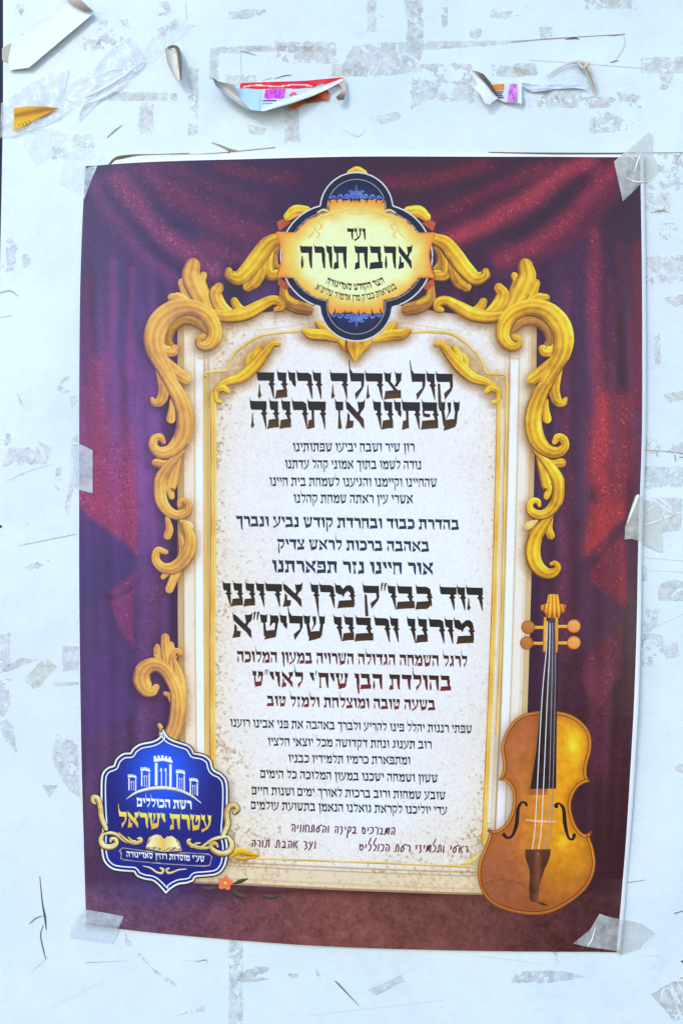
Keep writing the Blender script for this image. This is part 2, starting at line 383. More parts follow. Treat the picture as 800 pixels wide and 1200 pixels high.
# ---------- ornament strokes first (their printed shadows fall on curtain and tablet)
AX = 420.4
corner = {}
WF = 1.22                        # fullness of the gilt strokes
def zw(P, ox, oy, sc): return [(x, y, w * WF) for x, y, w in zs(P, ox, oy, sc)]
def corner_scroll(mir):
    m = AX if mir else None; s = Strokes(); Z = lambda P: zw(P, 500, 290, 4.444)
    # spray of leaves behind
    s.add(Z([(470, 330, 14), (530, 255, 26), (563, 190, 19)]), mirror=m)
    s.add(Z([(500, 320, 12), (570, 275, 26), (612, 268, 20)]), mirror=m)
    s.add(Z([(395, 350, 12), (440, 260, 24), (462, 190, 20), (452, 150, 16)]), mirror=m)
    s.add(Z([(420, 345, 18), (478, 250, 38), (516, 160, 40), (508, 100, 33)]), mirror=m)
    s.add(Z([(300, 355, 16), (362, 312, 28), (390, 250, 28), (372, 215, 22)]), mirror=m)
    s.add(Z([(230, 335, 10), (272, 318, 20), (292, 285, 17)]), mirror=m)
    # long stem to the middle
    s.add(Z([(440, 338, 14), (345, 364, 26), (240, 352, 30), (165, 315, 27), (100, 282, 22), (58, 290, 21), (52, 318, 18), (74, 328, 12)]), mirror=m)
    # small inner leaf, brown inner face and the big scroll
    s.add(Z([(445, 440, 8), (500, 385, 24), (570, 372, 34), (632, 420, 36), (642, 490, 26), (610, 532, 16)]), pal=RAMP_B, mirror=m)
    s.add(Z([(690, 500, 16), (650, 540, 22), (610, 545, 24), (596, 532, 18)]), mirror=m)
    s.add(Z([(700, 540, 14), (650, 610, 30), (590, 660, 30), (545, 690, 24)]), mirror=m)
    s.add(Z([(452, 472, 16), (474, 486, 16), (466, 512, 20), (430, 516, 24), (396, 478, 28), (396, 415, 30), (440, 352, 34), (520, 318, 36), (610, 332, 42),
             (678, 392, 46), (706, 470, 45), (696, 550, 40), (660, 620, 32), (620, 690, 26)]), mirror=m, na=17, freq=10)
    return s
def side_scroll(mir):
    m = AX if mir else None; s = Strokes(); A = lambda P: [(x, y, w * 1.08) for x, y, w in zs(P, 590, 420, 8)]; B = lambda P: [(x, y, w * 1.08) for x, y, w in zs(P, 590, 550, 8)]
    s.add(A([(430, 470, 20), (440, 430, 30), (395, 400, 14), (388, 480, 28), (396, 570, 40)])[2:], mirror=m)
    s.add(A([(510, 40, 42), (478, 180, 48), (462, 300, 50), (490, 400, 46), (545, 420, 34), (572, 385, 18)]), mirror=m)
    s.add(A([(380, 950, 8), (460, 990, 34), (530, 985, 42)]), mirror=m)
    s.add(A([(300, 900, 14), (360, 1040, 46), (396, 1190, 50)]) + B([(412, 180, 40), (392, 255, 28)]), mirror=m, pal=None)
    s.add(B([(300, 485, 14), (240, 520, 34), (215, 540, 26)]), mirror=m, pal=RAMP_M)
    s.add(B([(432, 460, 20), (412, 560, 34), (430, 620, 36)]), mirror=m)
    if mir:   # the left side ends in a leaf hanging down
        s.add([(212, 628, 3), (215, 648, 6), (208, 668, 5.5), (199, 690, 5)])
        s.add([(206, 665, 2.5), (196, 672, 3.5), (192, 676, 3)])
    s.add(B([(450, 415, 18), (365, 520, 46), (285, 640, 62), (262, 780, 66), (300, 905, 62), (390, 975, 50), (465, 965, 42), (497, 915, 30), (470, 878, 24), (440, 885, 18)])
          if not mir else [(217, 612, 3), (224, 632, 7), (219, 652, 8), (205, 665, 7.5), (191, 665, 6), (183, 655, 5), (186, 645, 4.5), (195, 647, 3)], mirror=m if not mir else None)
    s.add(A([(280, 870, 18), (390, 980, 40), (480, 1110, 55)]) + B([(500, 150, 54), (488, 290, 54), (425, 390, 46), (340, 430, 42), (258, 405, 40), (232, 345, 32), (262, 298, 28), (310, 300, 25), (322, 335, 18)]), mirror=m)
    s.add(A([(545, 10, 44), (440, 170, 52), (340, 330, 66), (278, 490, 74), (268, 640, 76), (310, 780, 72), (400, 870, 58), (500, 885, 50), (560, 830, 40), (550, 765, 38), (500, 745, 36), (468, 785, 24)]), mirror=m, na=17, freq=9)
    return s
def emblem_arm(mir):
    m = 418.4 if mir else None; s = Strokes(); Z = lambda P: zw(P, 480, 240, 6.667)
    s.add(Z([(-10, 60, 36), (70, 60, 40), (125, 100, 30)]), mirror=m)                   # upper curl
    s.add(Z([(165, 650, 22), (150, 740, 38), (70, 800, 44), (-20, 822, 40)]), mirror=m, pal=RAMP_B)  # lower curl
    s.add(Z([(150, 680, 10), (130, 745, 18), (70, 775, 18)]), mirror=m)
    s.add(Z([(190, 340, 10), (235, 400, 26), (232, 470, 26), (190, 500, 10)]), mirror=m, pal=RAMP_B)
    s.add(Z([(200, 300, 20), (270, 370, 34), (295, 470, 40), (270, 550, 40), (205, 555, 36)]), mirror=m)
    s.add(Z([(320, 400, 24), (350, 520, 44), (390, 600, 50), (435, 645, 34)]), mirror=m)
    s.add(Z([(185, 270, 36), (270, 310, 50), (345, 400, 56), (420, 500, 54), (505, 580, 48), (580, 560, 34), (588, 525, 24)]), mirror=m, na=17, freq=9)
    return s
def inner_leaf(mir):
    m = 418.0 if mir else None; s = Strokes(); Z = lambda P: zs(P, 500, 290, 4.444)
    P = RAMP_R
    s.add(Z([(205, 630, 10), (200, 585, 14), (185, 560, 10)]), mirror=m, pal=P)
    s.add(Z([(180, 610, 10), (160, 560, 20), (140, 525, 14)]), mirror=m, pal=P)
    s.add(Z([(45, 507, 15), (75, 510, 18), (115, 560, 26), (170, 625, 32), (235, 680, 28), (310, 705, 20), (355, 740, 14), (368, 790, 10)]), mirror=m, pal=P)
    s.add(Z([(365, 780, 11), (362, 748, 17), (330, 735, 19), (306, 752, 14)]), mirror=m, pal=P)
    s.add(Z([(372, 760, 10), (362, 800, 12), (345, 808, 12)]), mirror=m, pal=P)
    return s
def gilt_rails():
    out = []
    R2 = np.array([(164, 110, 44), (212, 160, 62), (228, 184, 92), (246, 220, 150)], float)
    for pts in ([(250.5, 462, 3.4), (250.5, 600, 3.5), (249.5, 760, 3.5), (250, 900, 3.5), (252, 1000, 3.2)],
                [(584, 470, 3.2), (582, 560, 3.3), (579.5, 650, 3.3), (576, 760, 3.3), (572, 860, 3.3), (566, 985, 3.0)]):
        s = Strokes(); s.add(pts, pal=R2, streak=0.28, freq=7, dens=14); out.append(('gilt_rail', s))
    s = Strokes()
    left = [(350, 389), (326, 391), (305, 395), (287, 405.5), (275, 416), (269.5, 425), (267.5, 434), (262, 435.5), (250, 436.5), (243, 437.5), (241.5, 442), (241, 470)]
    right = [(480, 389.5), (506, 389.5), (528, 392), (542, 400), (553, 410), (561, 419), (566, 428), (568, 436.5), (574, 438.5), (584, 438.8), (591, 440), (592.7, 446), (593, 470)]
    s.add([(x, y, 1.7) for x, y in left + [(241, 700), (241.5, 860), (243, 1010)]], pal=RAMP_M, streak=0.25, freq=4, na=7, dens=6)
    s.add([(x, y, 1.7) for x, y in right + [(590.5, 560), (588, 690), (584, 800), (581, 860)]], pal=RAMP_M, streak=0.25, freq=4, na=7, dens=6)
    out.append(('border_moulding', s))
    s = Strokes()
    s.add([(290, 1004, 1.2), (420, 1008.5, 1.2), (556, 1015, 1.2)], pal=RAMP_M, na=7)
    s.add([(272, 1000, 3), (282, 996, 4.2), (292, 999, 3), (303, 1001, 1.5)], pal=RAMP_R); s.add([(276, 1004, 1.4), (286, 1005, 2), (300, 1003, 1)], pal=RAMP_R)
    s.add([(268, 990, 2), (272, 997, 2.6)], pal=RAMP_R)
    s.add([(540, 1011, 1.2), (552, 1008, 2.6), (560, 1000, 1.6)], pal=RAMP_M)
    out.append(('base_moulding', s))
    return out
def foot_scroll():
    s = Strokes(); Z = lambda P: [(x, y, w * 1.12) for x, y, w in zs(P, 145, 730, 8)]
    s.add(Z([(340, 1060, 10), (360, 1000, 18), (340, 955, 18)]))
    s.add(Z([(380, 420, 20), (345, 340, 40), (322, 260, 36), (318, 215, 22)]))
    s.add(Z([(330, 360, 14), (318, 320, 20), (302, 308, 14)]))
    s.add(Z([(430, 420, 20), (450, 300, 40), (448, 200, 26)]))
    s.add(Z([(430, 470, 20), (410, 330, 44), (396, 210, 42), (392, 135, 36)]))
    s.add(Z([(440, 470, 20), (460, 340, 30), (495, 270, 34), (530, 285, 28)]))
    s.add(Z([(455, 760, 10), (430, 680, 22), (395, 660, 20)]), pal=RAMP_L)
    s.add(Z([(480, 340, 16), (520, 480, 40), (545, 620, 44), (545, 760, 40)]))
    s.add(Z([(310, 600, 30), (275, 640, 42), (215, 615, 66), (172, 530, 74), (195, 440, 70), (280, 390, 60), (375, 420, 56), (450, 520, 56), (505, 650, 60), (515, 800, 70), (490, 950, 68), (430, 1090, 66)]), na=19, freq=11)
    return s
def crest_drop():
    s = Strokes(); Z = lambda P: zs(P, 320, 300, 4)
    for m in (None, 417.5):
        s.add(Z([(490, 400, 10), (550, 340, 22), (570, 320, 14)]), mirror=m, pal=RAMP_R)
        s.add(Z([(480, 395, 14), (540, 375, 26), (600, 370, 26), (632, 355, 16)]), mirror=m, pal=RAMP_R)
    for m in (None, 415.5):
        s.add(Z([(385, 410, 20), (420, 425, 26), (450, 405, 14)]), mirror=m, pal=RAMP_R)
    s.add(Z([(381, 395, 44), (383, 430, 46), (383, 470, 24), (383, 492, 6)]), pal=RAMP_R)
    return s
def crest_knob():
    s = Strokes(); s.add([(410, 204, 4), (418, 201, 5), (426, 204, 4)], pal=RAMP_R); return s
PAL0 = None
ORN = [('side_scroll', side_scroll(False)), ('side_scroll', side_scroll(True)), ('corner_scroll', corner_scroll(False)), ('corner_scroll', corner_scroll(True)),
       ('crest_arm', emblem_arm(False)), ('crest_arm', emblem_arm(True)), ('inner_leaf', inner_leaf(False)), ('inner_leaf', inner_leaf(True)),
       ('foot_scroll', foot_scroll()), ('crest_drop', crest_drop()), ('crest_knob', crest_knob())]
RAILS = gilt_rails()
ORNSH = np.roll(np.roll(blur(MASK, 5), 4, 0), -1, 1)        # drawn soft shade round the ornament
ORNTAN = blur(MASK, 9)

# ---------- violin outline (needed for the drawn shade behind it)
VB = np.array([(350, 52), (290, 64), (240, 98), (203, 155), (184, 220), (190, 270), (194, 315), (186, 348), (170, 371), (205, 380), (230, 410), (240, 455), (232, 520), (210, 567), (180, 597), (147, 607), (124, 594),
               (127, 628), (108, 685), (85, 740), (75, 800), (84, 870), (120, 930), (180, 970), (260, 994), (340, 1003), (420, 991), (500, 950), (570, 895), (610, 835), (626, 765), (616, 690), (601, 645), (611, 610),
               (580, 627), (550, 607), (525, 560), (512, 500), (520, 450), (545, 408), (576, 388), (600, 384), (586, 350), (588, 300), (604, 240), (606, 180), (586, 128), (542, 85), (490, 60), (440, 51)], float)
def vpos(P): P = np.asarray(P, float); return np.stack([540 + P[:, 0] / 4, 820 + P[:, 1] / 4], 1)
def soft_corners(P, per, hard):
    """spline that keeps the listed points sharp"""
    out = []; n = len(P); hs = sorted(hard)
    for a, b in zip(hs, hs[1:] + [hs[0] + n]):
        seg = np.array([P[i % n] for i in range(a, b + 1)])
        q = spline(seg, per=per) if len(seg) > 2 else seg
        out.append(q[:-1])
    return np.vstack(out)
VOUT = soft_corners(vpos(VB), 5, [0, 8, 16, 33, 41, len(VB) - 1])
gx, gy = np.meshgrid(np.arange(GW, dtype=float), np.arange(GH, dtype=float))
VM = in_poly(gx, gy, VOUT) * 1.0
VSH = np.roll(np.roll(blur(VM, 7), 3, 0), -3, 1)

def bz(P): return np.array([(100 + x / 4, 840 + y / 4) for x, y in P], float)
BL_ = [(366, 55), (352, 92), (318, 112), (262, 124), (228, 146), (216, 166), (180, 170), (150, 194), (136, 226), (108, 236), (86, 260), (78, 300), (78, 400), (84, 520), (80, 560), (80, 620), (92, 672), (122, 704), (160, 716), (232, 722), (246, 742), (280, 756), (320, 764), (352, 790), (380, 822)]
BR_ = [(392, 94), (428, 112), (482, 130), (502, 148), (510, 166), (556, 176), (588, 200), (602, 242), (636, 262), (660, 290), (668, 340), (666, 440), (660, 540), (668, 600), (666, 650), (652, 700), (620, 732), (560, 742), (520, 746), (508, 764), (480, 774), (440, 780), (410, 796)]
def pw(P, corners, per=4):
    P = bz(P); out = []; c = sorted(set([0] + corners + [len(P) - 1]))
    for a, b in zip(c, c[1:]):
        q = spline(P[a:b + 1], per=per); out.append(q[:-1])
    return np.vstack(out)
BOUT = np.vstack([pw(BL_, [5, 8, 19]), pw([(380, 822)] + BR_[::-1] + [(366, 55)], [4 + 0, 15, 19])])
BSH = np.roll(np.roll(blur(in_poly(gx, gy, BOUT) * 1.0, 5), 4, 0), 3, 1)
# ---------- curtain and floor
def rbf(pts, X, Y, s=75.0):
    num = np.zeros(X.shape + (3,)); den = np.zeros(X.shape)
    for x, y, c in pts:
        w = np.exp(-((X - x) ** 2 + ((Y - y) * 0.75) ** 2) / (2 * s * s)) + 1e-7 / (1 + ((X - x) ** 2 + (Y - y) ** 2) / 1e4)
        num += w[..., None] * np.array(c, float); den += w
    return num / den[..., None]
BASE = [(100, 200, (42, 36, 66)), (97, 290, (48, 50, 92)), (97, 350, (84, 52, 100)), (100, 430, (104, 54, 108)), (100, 520, (120, 56, 100)), (97, 640, (70, 58, 112)), (100, 760, (80, 58, 106)), (100, 900, (82, 58, 98)), (100, 1030, (78, 54, 80)),  # left violets: curtain's own purple plus some glare put into the colour
        (160, 420, (100, 66, 134)), (160, 520, (112, 66, 136)), (175, 600, (118, 68, 136)), (165, 760, (98, 68, 128)), (160, 860, (98, 64, 114)), (205, 720, (72, 54, 96)), (200, 500, (80, 62, 110)),
        (160, 250, (50, 48, 90)), (200, 240, (60, 52, 94)), (250, 300, (66, 44, 88)), (230, 215, (62, 38, 72)), (300, 200, (56, 34, 60)), (300, 260, (62, 40, 76)), (300, 330, (60, 40, 74)), (420, 195, (58, 30, 52)),
        (520, 210, (66, 32, 56)), (540, 290, (66, 36, 64)), (600, 200, (62, 30, 52)), (740, 215, (40, 24, 44)), (720, 290, (52, 34, 58)), (660, 280, (58, 38, 62)), (740, 400, (80, 36, 58)), (700, 420, (86, 50, 78)), (672, 420, (80, 54, 86)), (640, 360, (64, 42, 68)), (740, 520, (84, 40, 58)),
        (680, 560, (84, 52, 86)), (640, 540, (74, 42, 68)), (640, 720, (64, 36, 58)), (670, 800, (80, 44, 66)), (735, 700, (62, 42, 48)), (735, 800, (64, 48, 54)), (720, 950, (58, 38, 52)), (735, 1030, (56, 34, 48)), (700, 880, (76, 42, 60))]
FOLDS = [  # polyline, width, colour, strength, sparkle
    ([(112, 215), (140, 262), (172, 300), (214, 332)], 11, (132, 62, 116), 0.70, 0.4), ([(140, 212), (168, 250), (205, 285), (245, 318)], 13, (158, 66, 108), 0.85, 1.1),
    ([(172, 205), (215, 236), (262, 262), (310, 278)], 17, (150, 54, 86), 0.62, 1.0), ([(205, 196), (260, 222), (310, 238)], 9, (140, 54, 80), 0.4, 0.9),
    ([(260, 196), (300, 206), (340, 210)], 8, (140, 50, 70), 0.5, 0.9), ([(126, 222), (156, 262), (190, 298), (230, 332)], 7, (40, 40, 78), 0.7, 0), ([(158, 210), (192, 250), (236, 282)], 7, (44, 44, 84), 0.7, 0),
    ([(236, 284), (265, 300), (290, 305)], 9, (150, 56, 92), 0.6, 1.0), ([(118, 300), (118, 420)], 5, (60, 60, 112), 0.4, 0), ([(132, 310), (131, 440)], 6, (150, 66, 132), 0.5, 0.3), ([(141, 310), (140, 420)], 4, (56, 66, 118), 0.7, 0),
    ([(153, 318), (154, 440)], 5, (160, 70, 140), 0.5, 0.2), ([(163, 330), (162, 420)], 4, (58, 66, 118), 0.6, 0), ([(104, 330), (104, 470)], 6, (124, 48, 96), 0.5, 0.3),
    ([(116, 430), (114, 500), (118, 590)], 13, (164, 60, 96), 0.7, 0.8), ([(150, 520), (154, 600)], 8, (160, 64, 104), 0.5, 0.9), ([(134, 440), (132, 600)], 5, (92, 64, 132), 0.6, 0),
    ([(174, 560), (180, 620), (178, 690)], 9, (138, 76, 146), 0.5, 0), ([(184, 690), (180, 760), (176, 840)], 10, (132, 70, 110), 0.45, 0.7), ([(122, 720), (118, 1000)], 7, (88, 60, 108), 0.5, 0.3), ([(106, 700), (104, 900)], 6, (60, 52, 94), 0.5, 0),
    ([(505, 292), (540, 275), (575, 262), (612, 238), (650, 210), (690, 190)], 12, (190, 62, 78), 0.85, 1.0), ([(505, 255), (545, 240), (590, 216), (640, 195)], 8, (150, 48, 66), 0.5, 1.0), ([(450, 215), (510, 210), (570, 194)], 9, (138, 46, 62), 0.55, 0.9),
    ([(590, 305), (625, 288), (660, 262), (695, 226), (722, 196)], 12, (184, 56, 78), 0.68, 1.0), ([(520, 310), (560, 285), (600, 272)], 6, (50, 30, 58), 0.5, 0), ([(606, 275), (650, 245), (690, 212)], 7, (44, 26, 50), 0.6, 0),
    ([(640, 296), (680, 275), (712, 232), (730, 205)], 9, (116, 40, 66), 0.5, 0.3), ([(695, 275), (696, 360), (699, 480), (696, 560)], 9, (142, 50, 74), 0.8, 0.9), ([(678, 290), (680, 420), (678, 600)], 7, (74, 54, 92), 0.5, 0.1),
    ([(664, 340), (662, 460), (660, 560)], 4, (120, 46, 76), 0.45, 0.5), ([(712, 280), (714, 420)], 6, (54, 36, 66), 0.6, 0), ([(722, 290), (720, 420)], 5, (106, 42, 70), 0.5, 0.5), ([(743, 290), (744, 470)], 7, (118, 28, 58), 0.7, 0.3),
    ([(702, 470), (703, 540), (708, 600), (700, 640)], 12, (186, 60, 68), 0.85, 1.2), ([(728, 470), (726, 560), (722, 600)], 10, (150, 52, 66), 0.75, 1.2), ([(664, 560), (664, 640), (662, 760)], 8, (112, 48, 76), 0.5, 0.8), ([(676, 620), (678, 820)], 6, (72, 48, 78), 0.5, 0.1),
    ([(700, 790), (702, 900)], 12, (116, 52, 82), 0.5, 0.8), ([(712, 330), (712, 460)], 4, (134, 48, 76), 0.3, 0.7), ([(728, 640), (729, 700)], 5, (176, 52, 62), 0.5, 1.0)]
ZIG = [  # drawn drape panels: polygon, colour, strength, sparkle
    ([(93, 440), (134, 440), (160, 500), (162, 560), (161, 650), (142, 632), (112, 610), (93, 592)], (162, 60, 98), 0.75, 1.0),
    ([(93, 594), (112, 612), (142, 634), (161, 652), (160, 664), (140, 685), (112, 706), (93, 712)], (68, 56, 112), 0.75, 0.0),
    ([(128, 694), (160, 668), (160, 684), (132, 700)], (160, 60, 110), 0.45, 0.8), ([(128, 704), (158, 690), (158, 762), (143, 742)], (164, 66, 120), 0.5, 0.8),
    ([(93, 716), (126, 706), (142, 744), (158, 766), (158, 840), (93, 860)], (80, 60, 120), 0.6, 0.0),
    ([(690, 590), (732, 590), (731, 606), (683, 652), (683, 640)], (164, 54, 64), 0.6, 1.1),
    ([(683, 653), (731, 607), (742, 640), (740, 700), (732, 660), (700, 690), (686, 680)], (70, 42, 72), 0.5, 0.1),
    ([(690, 668), (730, 622), (730, 716), (688, 680)], (168, 48, 70), 0.45, 1.1),
    ([(685, 678), (712, 694), (729, 717), (728, 728), (712, 744), (684, 768), (672, 720)], (80, 50, 78), 0.7, 0.2),
    ([(683, 770), (728, 728), (724, 790), (700, 830), (680, 800)], (138, 56, 84), 0.4, 0.9)]
NFOLD = np.real(np.fft.ifft2(np.fft.fft2(np.random.default_rng(44).standard_normal((GH, GW))) * np.exp(-2 * math.pi ** 2 * (4.0 ** 2 * _fx ** 2 + 90.0 ** 2 * _fy ** 2)))); NFOLD /= NFOLD.std()
def backdrop_colour(X, Y):
    c = rbf(BASE, X, Y)
    spark = np.zeros(X.shape)
    fold = samp(NFOLD, X + 6 * np.sin(Y / 160.0), Y) * smooth(270, 360, Y) * (1 - smooth(980, 1030, Y))
    c = c * (1 + 0.13 * np.clip(fold, -2, 2) + 0.04 * samp(N07, X, Y))[..., None]
    for P, w, col, a, sp in FOLDS:
        Q = spline(P, per=6); d = np.full(X.shape, 99.0)
        x0, x1 = Q[:, 0].min() - 3 * w, Q[:, 0].max() + 3 * w; y0, y1 = Q[:, 1].min() - 3 * w, Q[:, 1].max() + 3 * w
        sel = (X > x0) & (X < x1) & (Y > y0) & (Y < y1)
        if not sel.any(): continue
        wob = 2.0 * samp(N12, X[sel], Y[sel])
        d[sel] = seg_dist(X[sel] + wob, Y[sel], Q, False)
        g = (0.78 if P[0][0] > 420 else 0.70) * a * np.exp(-(d / (w * 1.12)) ** 2 * 1.1)
        c = mixc(c, np.array(col, float), g); spark = np.maximum(spark, g * sp)
    c = c * (1 - 0.16 * smooth(260, 150, X) * smooth(560, 680, Y))[..., None]
    c = mixc(c, np.array((118, 92, 140.)), 0.13 * smooth(230, 110, X))  # hazy glare on the left side, mixed into the curtain colour
    for P, col, a, sp in ZIG:
        m = np.zeros((GH, GW)); P = np.array(P, float); x0, y0 = np.maximum(P.min(0).astype(int) - 2, 0); x1, y1 = P.max(0).astype(int) + 3
        sub = in_poly(gx[y0:y1, x0:x1], gy[y0:y1, x0:x1], P); m[y0:y1, x0:x1] = sub
        g = 0.85 * a * samp(blur(m, 1.8), X, Y) * (smooth(430, 620, Y) if P[0][1] == 440 else 1); c = mixc(c, np.array(col, float), g); spark = np.maximum(spark * (1 - g), g * sp)
    # glitter of the painted velvet
    n = 0.75 * samp(N0, X, Y) + 0.6 * samp(N07, X, Y)
    c = c * (1 + 0.05 * samp(N0, X, Y) * (0.4 + spark)[...])[..., None] * (1 + 0.012 * samp(N4, X, Y))[..., None]
    k = np.clip(spark, 0, 1) * smooth(0.8, 2.2, n)
    c = mixc(c, mixc(np.broadcast_to(np.array((224, 128, 158.)), c.shape), np.array((246, 116, 110.)), smooth(250, 520, X)), 0.95 * k)
    k2 = np.clip(spark, 0, 1) * smooth(0.4, 1.8, -n)
    c = mixc(c, np.array((56, 30, 60.)), 0.42 * k2)
    # drawn dark behind the ornament, tablet and violin
    c = mixc(c, np.array((46, 30, 50.)), np.clip(0.62 * samp(ORNSH, X, Y), 0, 0.6))
    edge = np.exp(-np.maximum(0, 209 - X) / 10.0) * smooth(380, 430, Y) * (X < 300) + np.exp(-np.maximum(0, X - 628) / 9.0) * smooth(380, 430, Y) * (X > 500)
    c = mixc(c, np.array((52, 34, 64.)), 0.65 * np.clip(edge, 0, 1))
    c = mixc(c, np.array((50, 30, 56.)), 0.6 * samp(VSH, X, Y) * (X > 600))
    c = mixc(c, np.array((52, 44, 92.)), 0.6 * samp(BSH, X, Y))
    # floor
    fy = 1036 + (X - 100) * 0.012 + 1.2 * samp(N12, X, Y)
    f = smooth(-6, 7, Y - fy)
    fl = rbf([(110, 1060, (108, 74, 92)), (190, 1045, (84, 62, 104)), (260, 1075, (124, 74, 84)), (400, 1062, (128, 78, 76)), (520, 1072, (122, 74, 72)), (620, 1090, (92, 54, 58)), (715, 1090, (72, 42, 46)), (700, 1050, (60, 38, 54)), (300, 1098, (96, 56, 64)), (500, 1108, (96, 56, 58))], X, Y, 60)
    fl = fl * (1 + 0.05 * samp(N1, X, Y) + 0.04 * samp(N4, X, Y))[..., None]
    kk = smooth(1.9, 2.8, samp(N07, X, Y)) * 0.3; fl = mixc(fl, np.array((206, 150, 130.)), kk * (Y > 1044))
    fl = fl * np.array((1.02, 1.06, 1.04)); c = mixc(c, fl, f)
    dk = np.exp(-np.abs(Y - fy - 4) / 5.0) * (X > 210) * (X < 570); c = mixc(c, np.array((66, 36, 40.)), 0.7 * dk)
    bd = np.exp(-(((X - 190) / 70) ** 2 + ((Y - 1040) / 20) ** 2)); c = mixc(c, np.array((64, 56, 116.)), 0.6 * bd)
    return ink(np.clip(c, 0, 255))
NU, NV = 640, 905
X, Y = coons(spline(inset(EL, 1.0, 0)), spline(inset(ER, -4.6, 0)), spline(ET) + np.array([0, 4.0]), spline(EB) + np.array([0, -5.2]), NU, NV)
XF = X.copy(); YF = Y.copy()
# keep left/right insets at the corners too
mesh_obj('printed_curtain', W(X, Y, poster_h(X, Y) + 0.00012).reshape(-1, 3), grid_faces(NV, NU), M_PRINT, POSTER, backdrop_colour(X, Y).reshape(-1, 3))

# ---------- stone tablet
TL = np.array([(209, 374), (209, 560), (209, 720), (210.5, 880), (214, 1033)], float)
TR = np.array([(628, 374), (627, 450), (624.5, 560), (621, 690), (617, 830), (612, 940), (607, 1048)], float)
TT = np.array([(209, 374), (260, 372), (320, 366), (370, 359), (420, 357), (480, 360), (530, 368), (628, 374)], float)
TB = np.array([(214, 1033), (300, 1036.5), (420, 1042), (520, 1046), (607, 1048)], float)
def tablet_colour(X, Y):
    sl_ = spline(TL); sr_ = spline(TR)
    xl = np.interp(Y, sl_[:, 1], sl_[:, 0]); xr = np.interp(Y, sr_[:, 1], sr_[:, 0]); yt = np.interp(X, TT[:, 0], TT[:, 1]); yb = np.interp(X, TB[:, 0], TB[:, 1])
    dl = X - xl; dr = xr - X; dt = Y - yt; db = yb - Y; sh = np.shape(X)
    c = np.broadcast_to(np.array((228, 227, 236.)), sh + (3,)).copy()
    warm = np.clip(0.07 + 0.10 * samp(N40, X, Y) + 0.75 * np.exp(-np.minimum(np.abs(dl - 46), 200) / 26.0) + 0.55 * np.exp(-np.abs(dr - 46) / 26.0) + 0.95 * np.exp(-db / 75.0) + 0.15 * np.exp(-dt / 40), 0, 1)
    inside = (dl > 42) & (dr > 40)
    warm = np.where(inside, warm, 0.35)
    c = mixc(c, np.array((218, 202, 178.)), 0.75 * warm)
    f = 0.65 * samp(N0, X, Y) + 0.65 * samp(N1, X, Y) + 0.15 * samp(N4, X, Y) + 0.18 * samp(N12, X, Y)
    lev = 1.55 - 1.35 * warm
    k = smooth(lev, lev + 1.0, f); c = mixc(c, np.array((160, 130, 94.)), 0.72 * k * np.clip(0.12 + warm * 1.4, 0, 1))
    k = smooth(0.5, 1.8, -f); c = mixc(c, np.array((247, 244, 248.)), 0.55 * k * warm)
    c = c * (1 + 0.028 * samp(N0, X, Y) + 0.012 * samp(N07, X, Y) + 0.006 * samp(N12, X, Y))[..., None]
    top = Y < 436
    def line(d, w, col, a):
        nonlocal c
        c = mixc(c, np.array(col, float), a * np.exp(-(d / w) ** 2))
    v = smooth(395, 440, Y)
    def band(d, a0, a1, col, a):
        nonlocal c
        m = smooth(a0 - .5, a0 + .5, d) * (1 - smooth(a1 - .5, a1 + .5, d)); c = mixc(c, np.array(col, float), a * m)
    sp = 0.25 * samp(N1, X, Y)
    band(dl, -2, 7, (186, 158, 112), 0.9); band(dl, 7, 19, (232, 216, 198), 0.7); band(dl, 21, 30, (236, 236, 242), 0.85 * v); band(dl, 33.5, 38, (206, 184, 146), 0.8 * v)
    line(dl - 20, 0.9, (196, 168, 116), 0.9 * v); line(dl - 31.5, 1.2, (168, 130, 78), 0.9 * v); line(dl - 36, 0.7, (150, 120, 80), .6 * v); line(dl - 7, 0.7, (140, 110, 70), 0.7)
    band(dr, -2, 7, (196, 164, 116), 0.85); band(dr, 8, 19, (230, 218, 204), 0.6); band(dr, 21, 30, (234, 234, 242), 0.85 * v); band(dr, 34, 38, (210, 190, 156), 0.7 * v)
    line(dr - 20, 0.9, (186, 160, 116), 0.8 * v); line(dr - 31.5, 1.2, (160, 124, 76), 0.9 * v); line(dr - 9, 0.7, (180, 150, 110), 0.5)
    # round the top corners the panel lines turn
    for cx in (262, 578):
        d = np.hypot(X - (cx - 28 if cx < 400 else cx + 28), Y - 388); line(d - 33, 0.8, (200, 178, 140), 0.7 * ((Y > 388) & (X > 232) & (X < 606)))
    line(dt - 20, 0.7, (198, 170, 130), 0.6 * ((X > 300) & (X < 540)))
    # spandrels inside the moulding
    SP = np.array([(243, 440), (268, 437), (275, 420), (290, 407), (308, 398), (330, 394), (318, 410), (290, 432), (262, 452), (247, 470)], float)
    for P in (SP, np.stack([835 - SP[:, 0], SP[:, 1] + 1.5], 1)):
        m = np.zeros((GH, GW)); m[370:490] = in_poly(gx[370:490], gy[370:490], P); c = mixc(c, np.array((206, 178, 128.)), 0.75 * samp(blur(m, 2.0), X, Y) * (1 + sp))
    band(dl, 33, 38, (196, 164, 110), 0.8 * smooth(440, 470, Y))
    # drawn shade of ornament and violin on the stone
    s_ = np.clip(samp(ORNTAN, X, Y) * 1.25, 0, 1)
    c = mixc(c, np.array((196, 150, 88.)), 0.72 * s_ * (1 + sp) * (1 - 0.5 * ((dl > 38) & (dr > 38) & (Y > 480))))
    c = mixc(c, np.array((112, 74, 40.)), np.clip(0.85 * samp(ORNSH, X, Y) * (s_ > .12), 0, 0.7) * np.where((dl > 28) & (dr > 28) & (Y > 480), 0.35, 1))
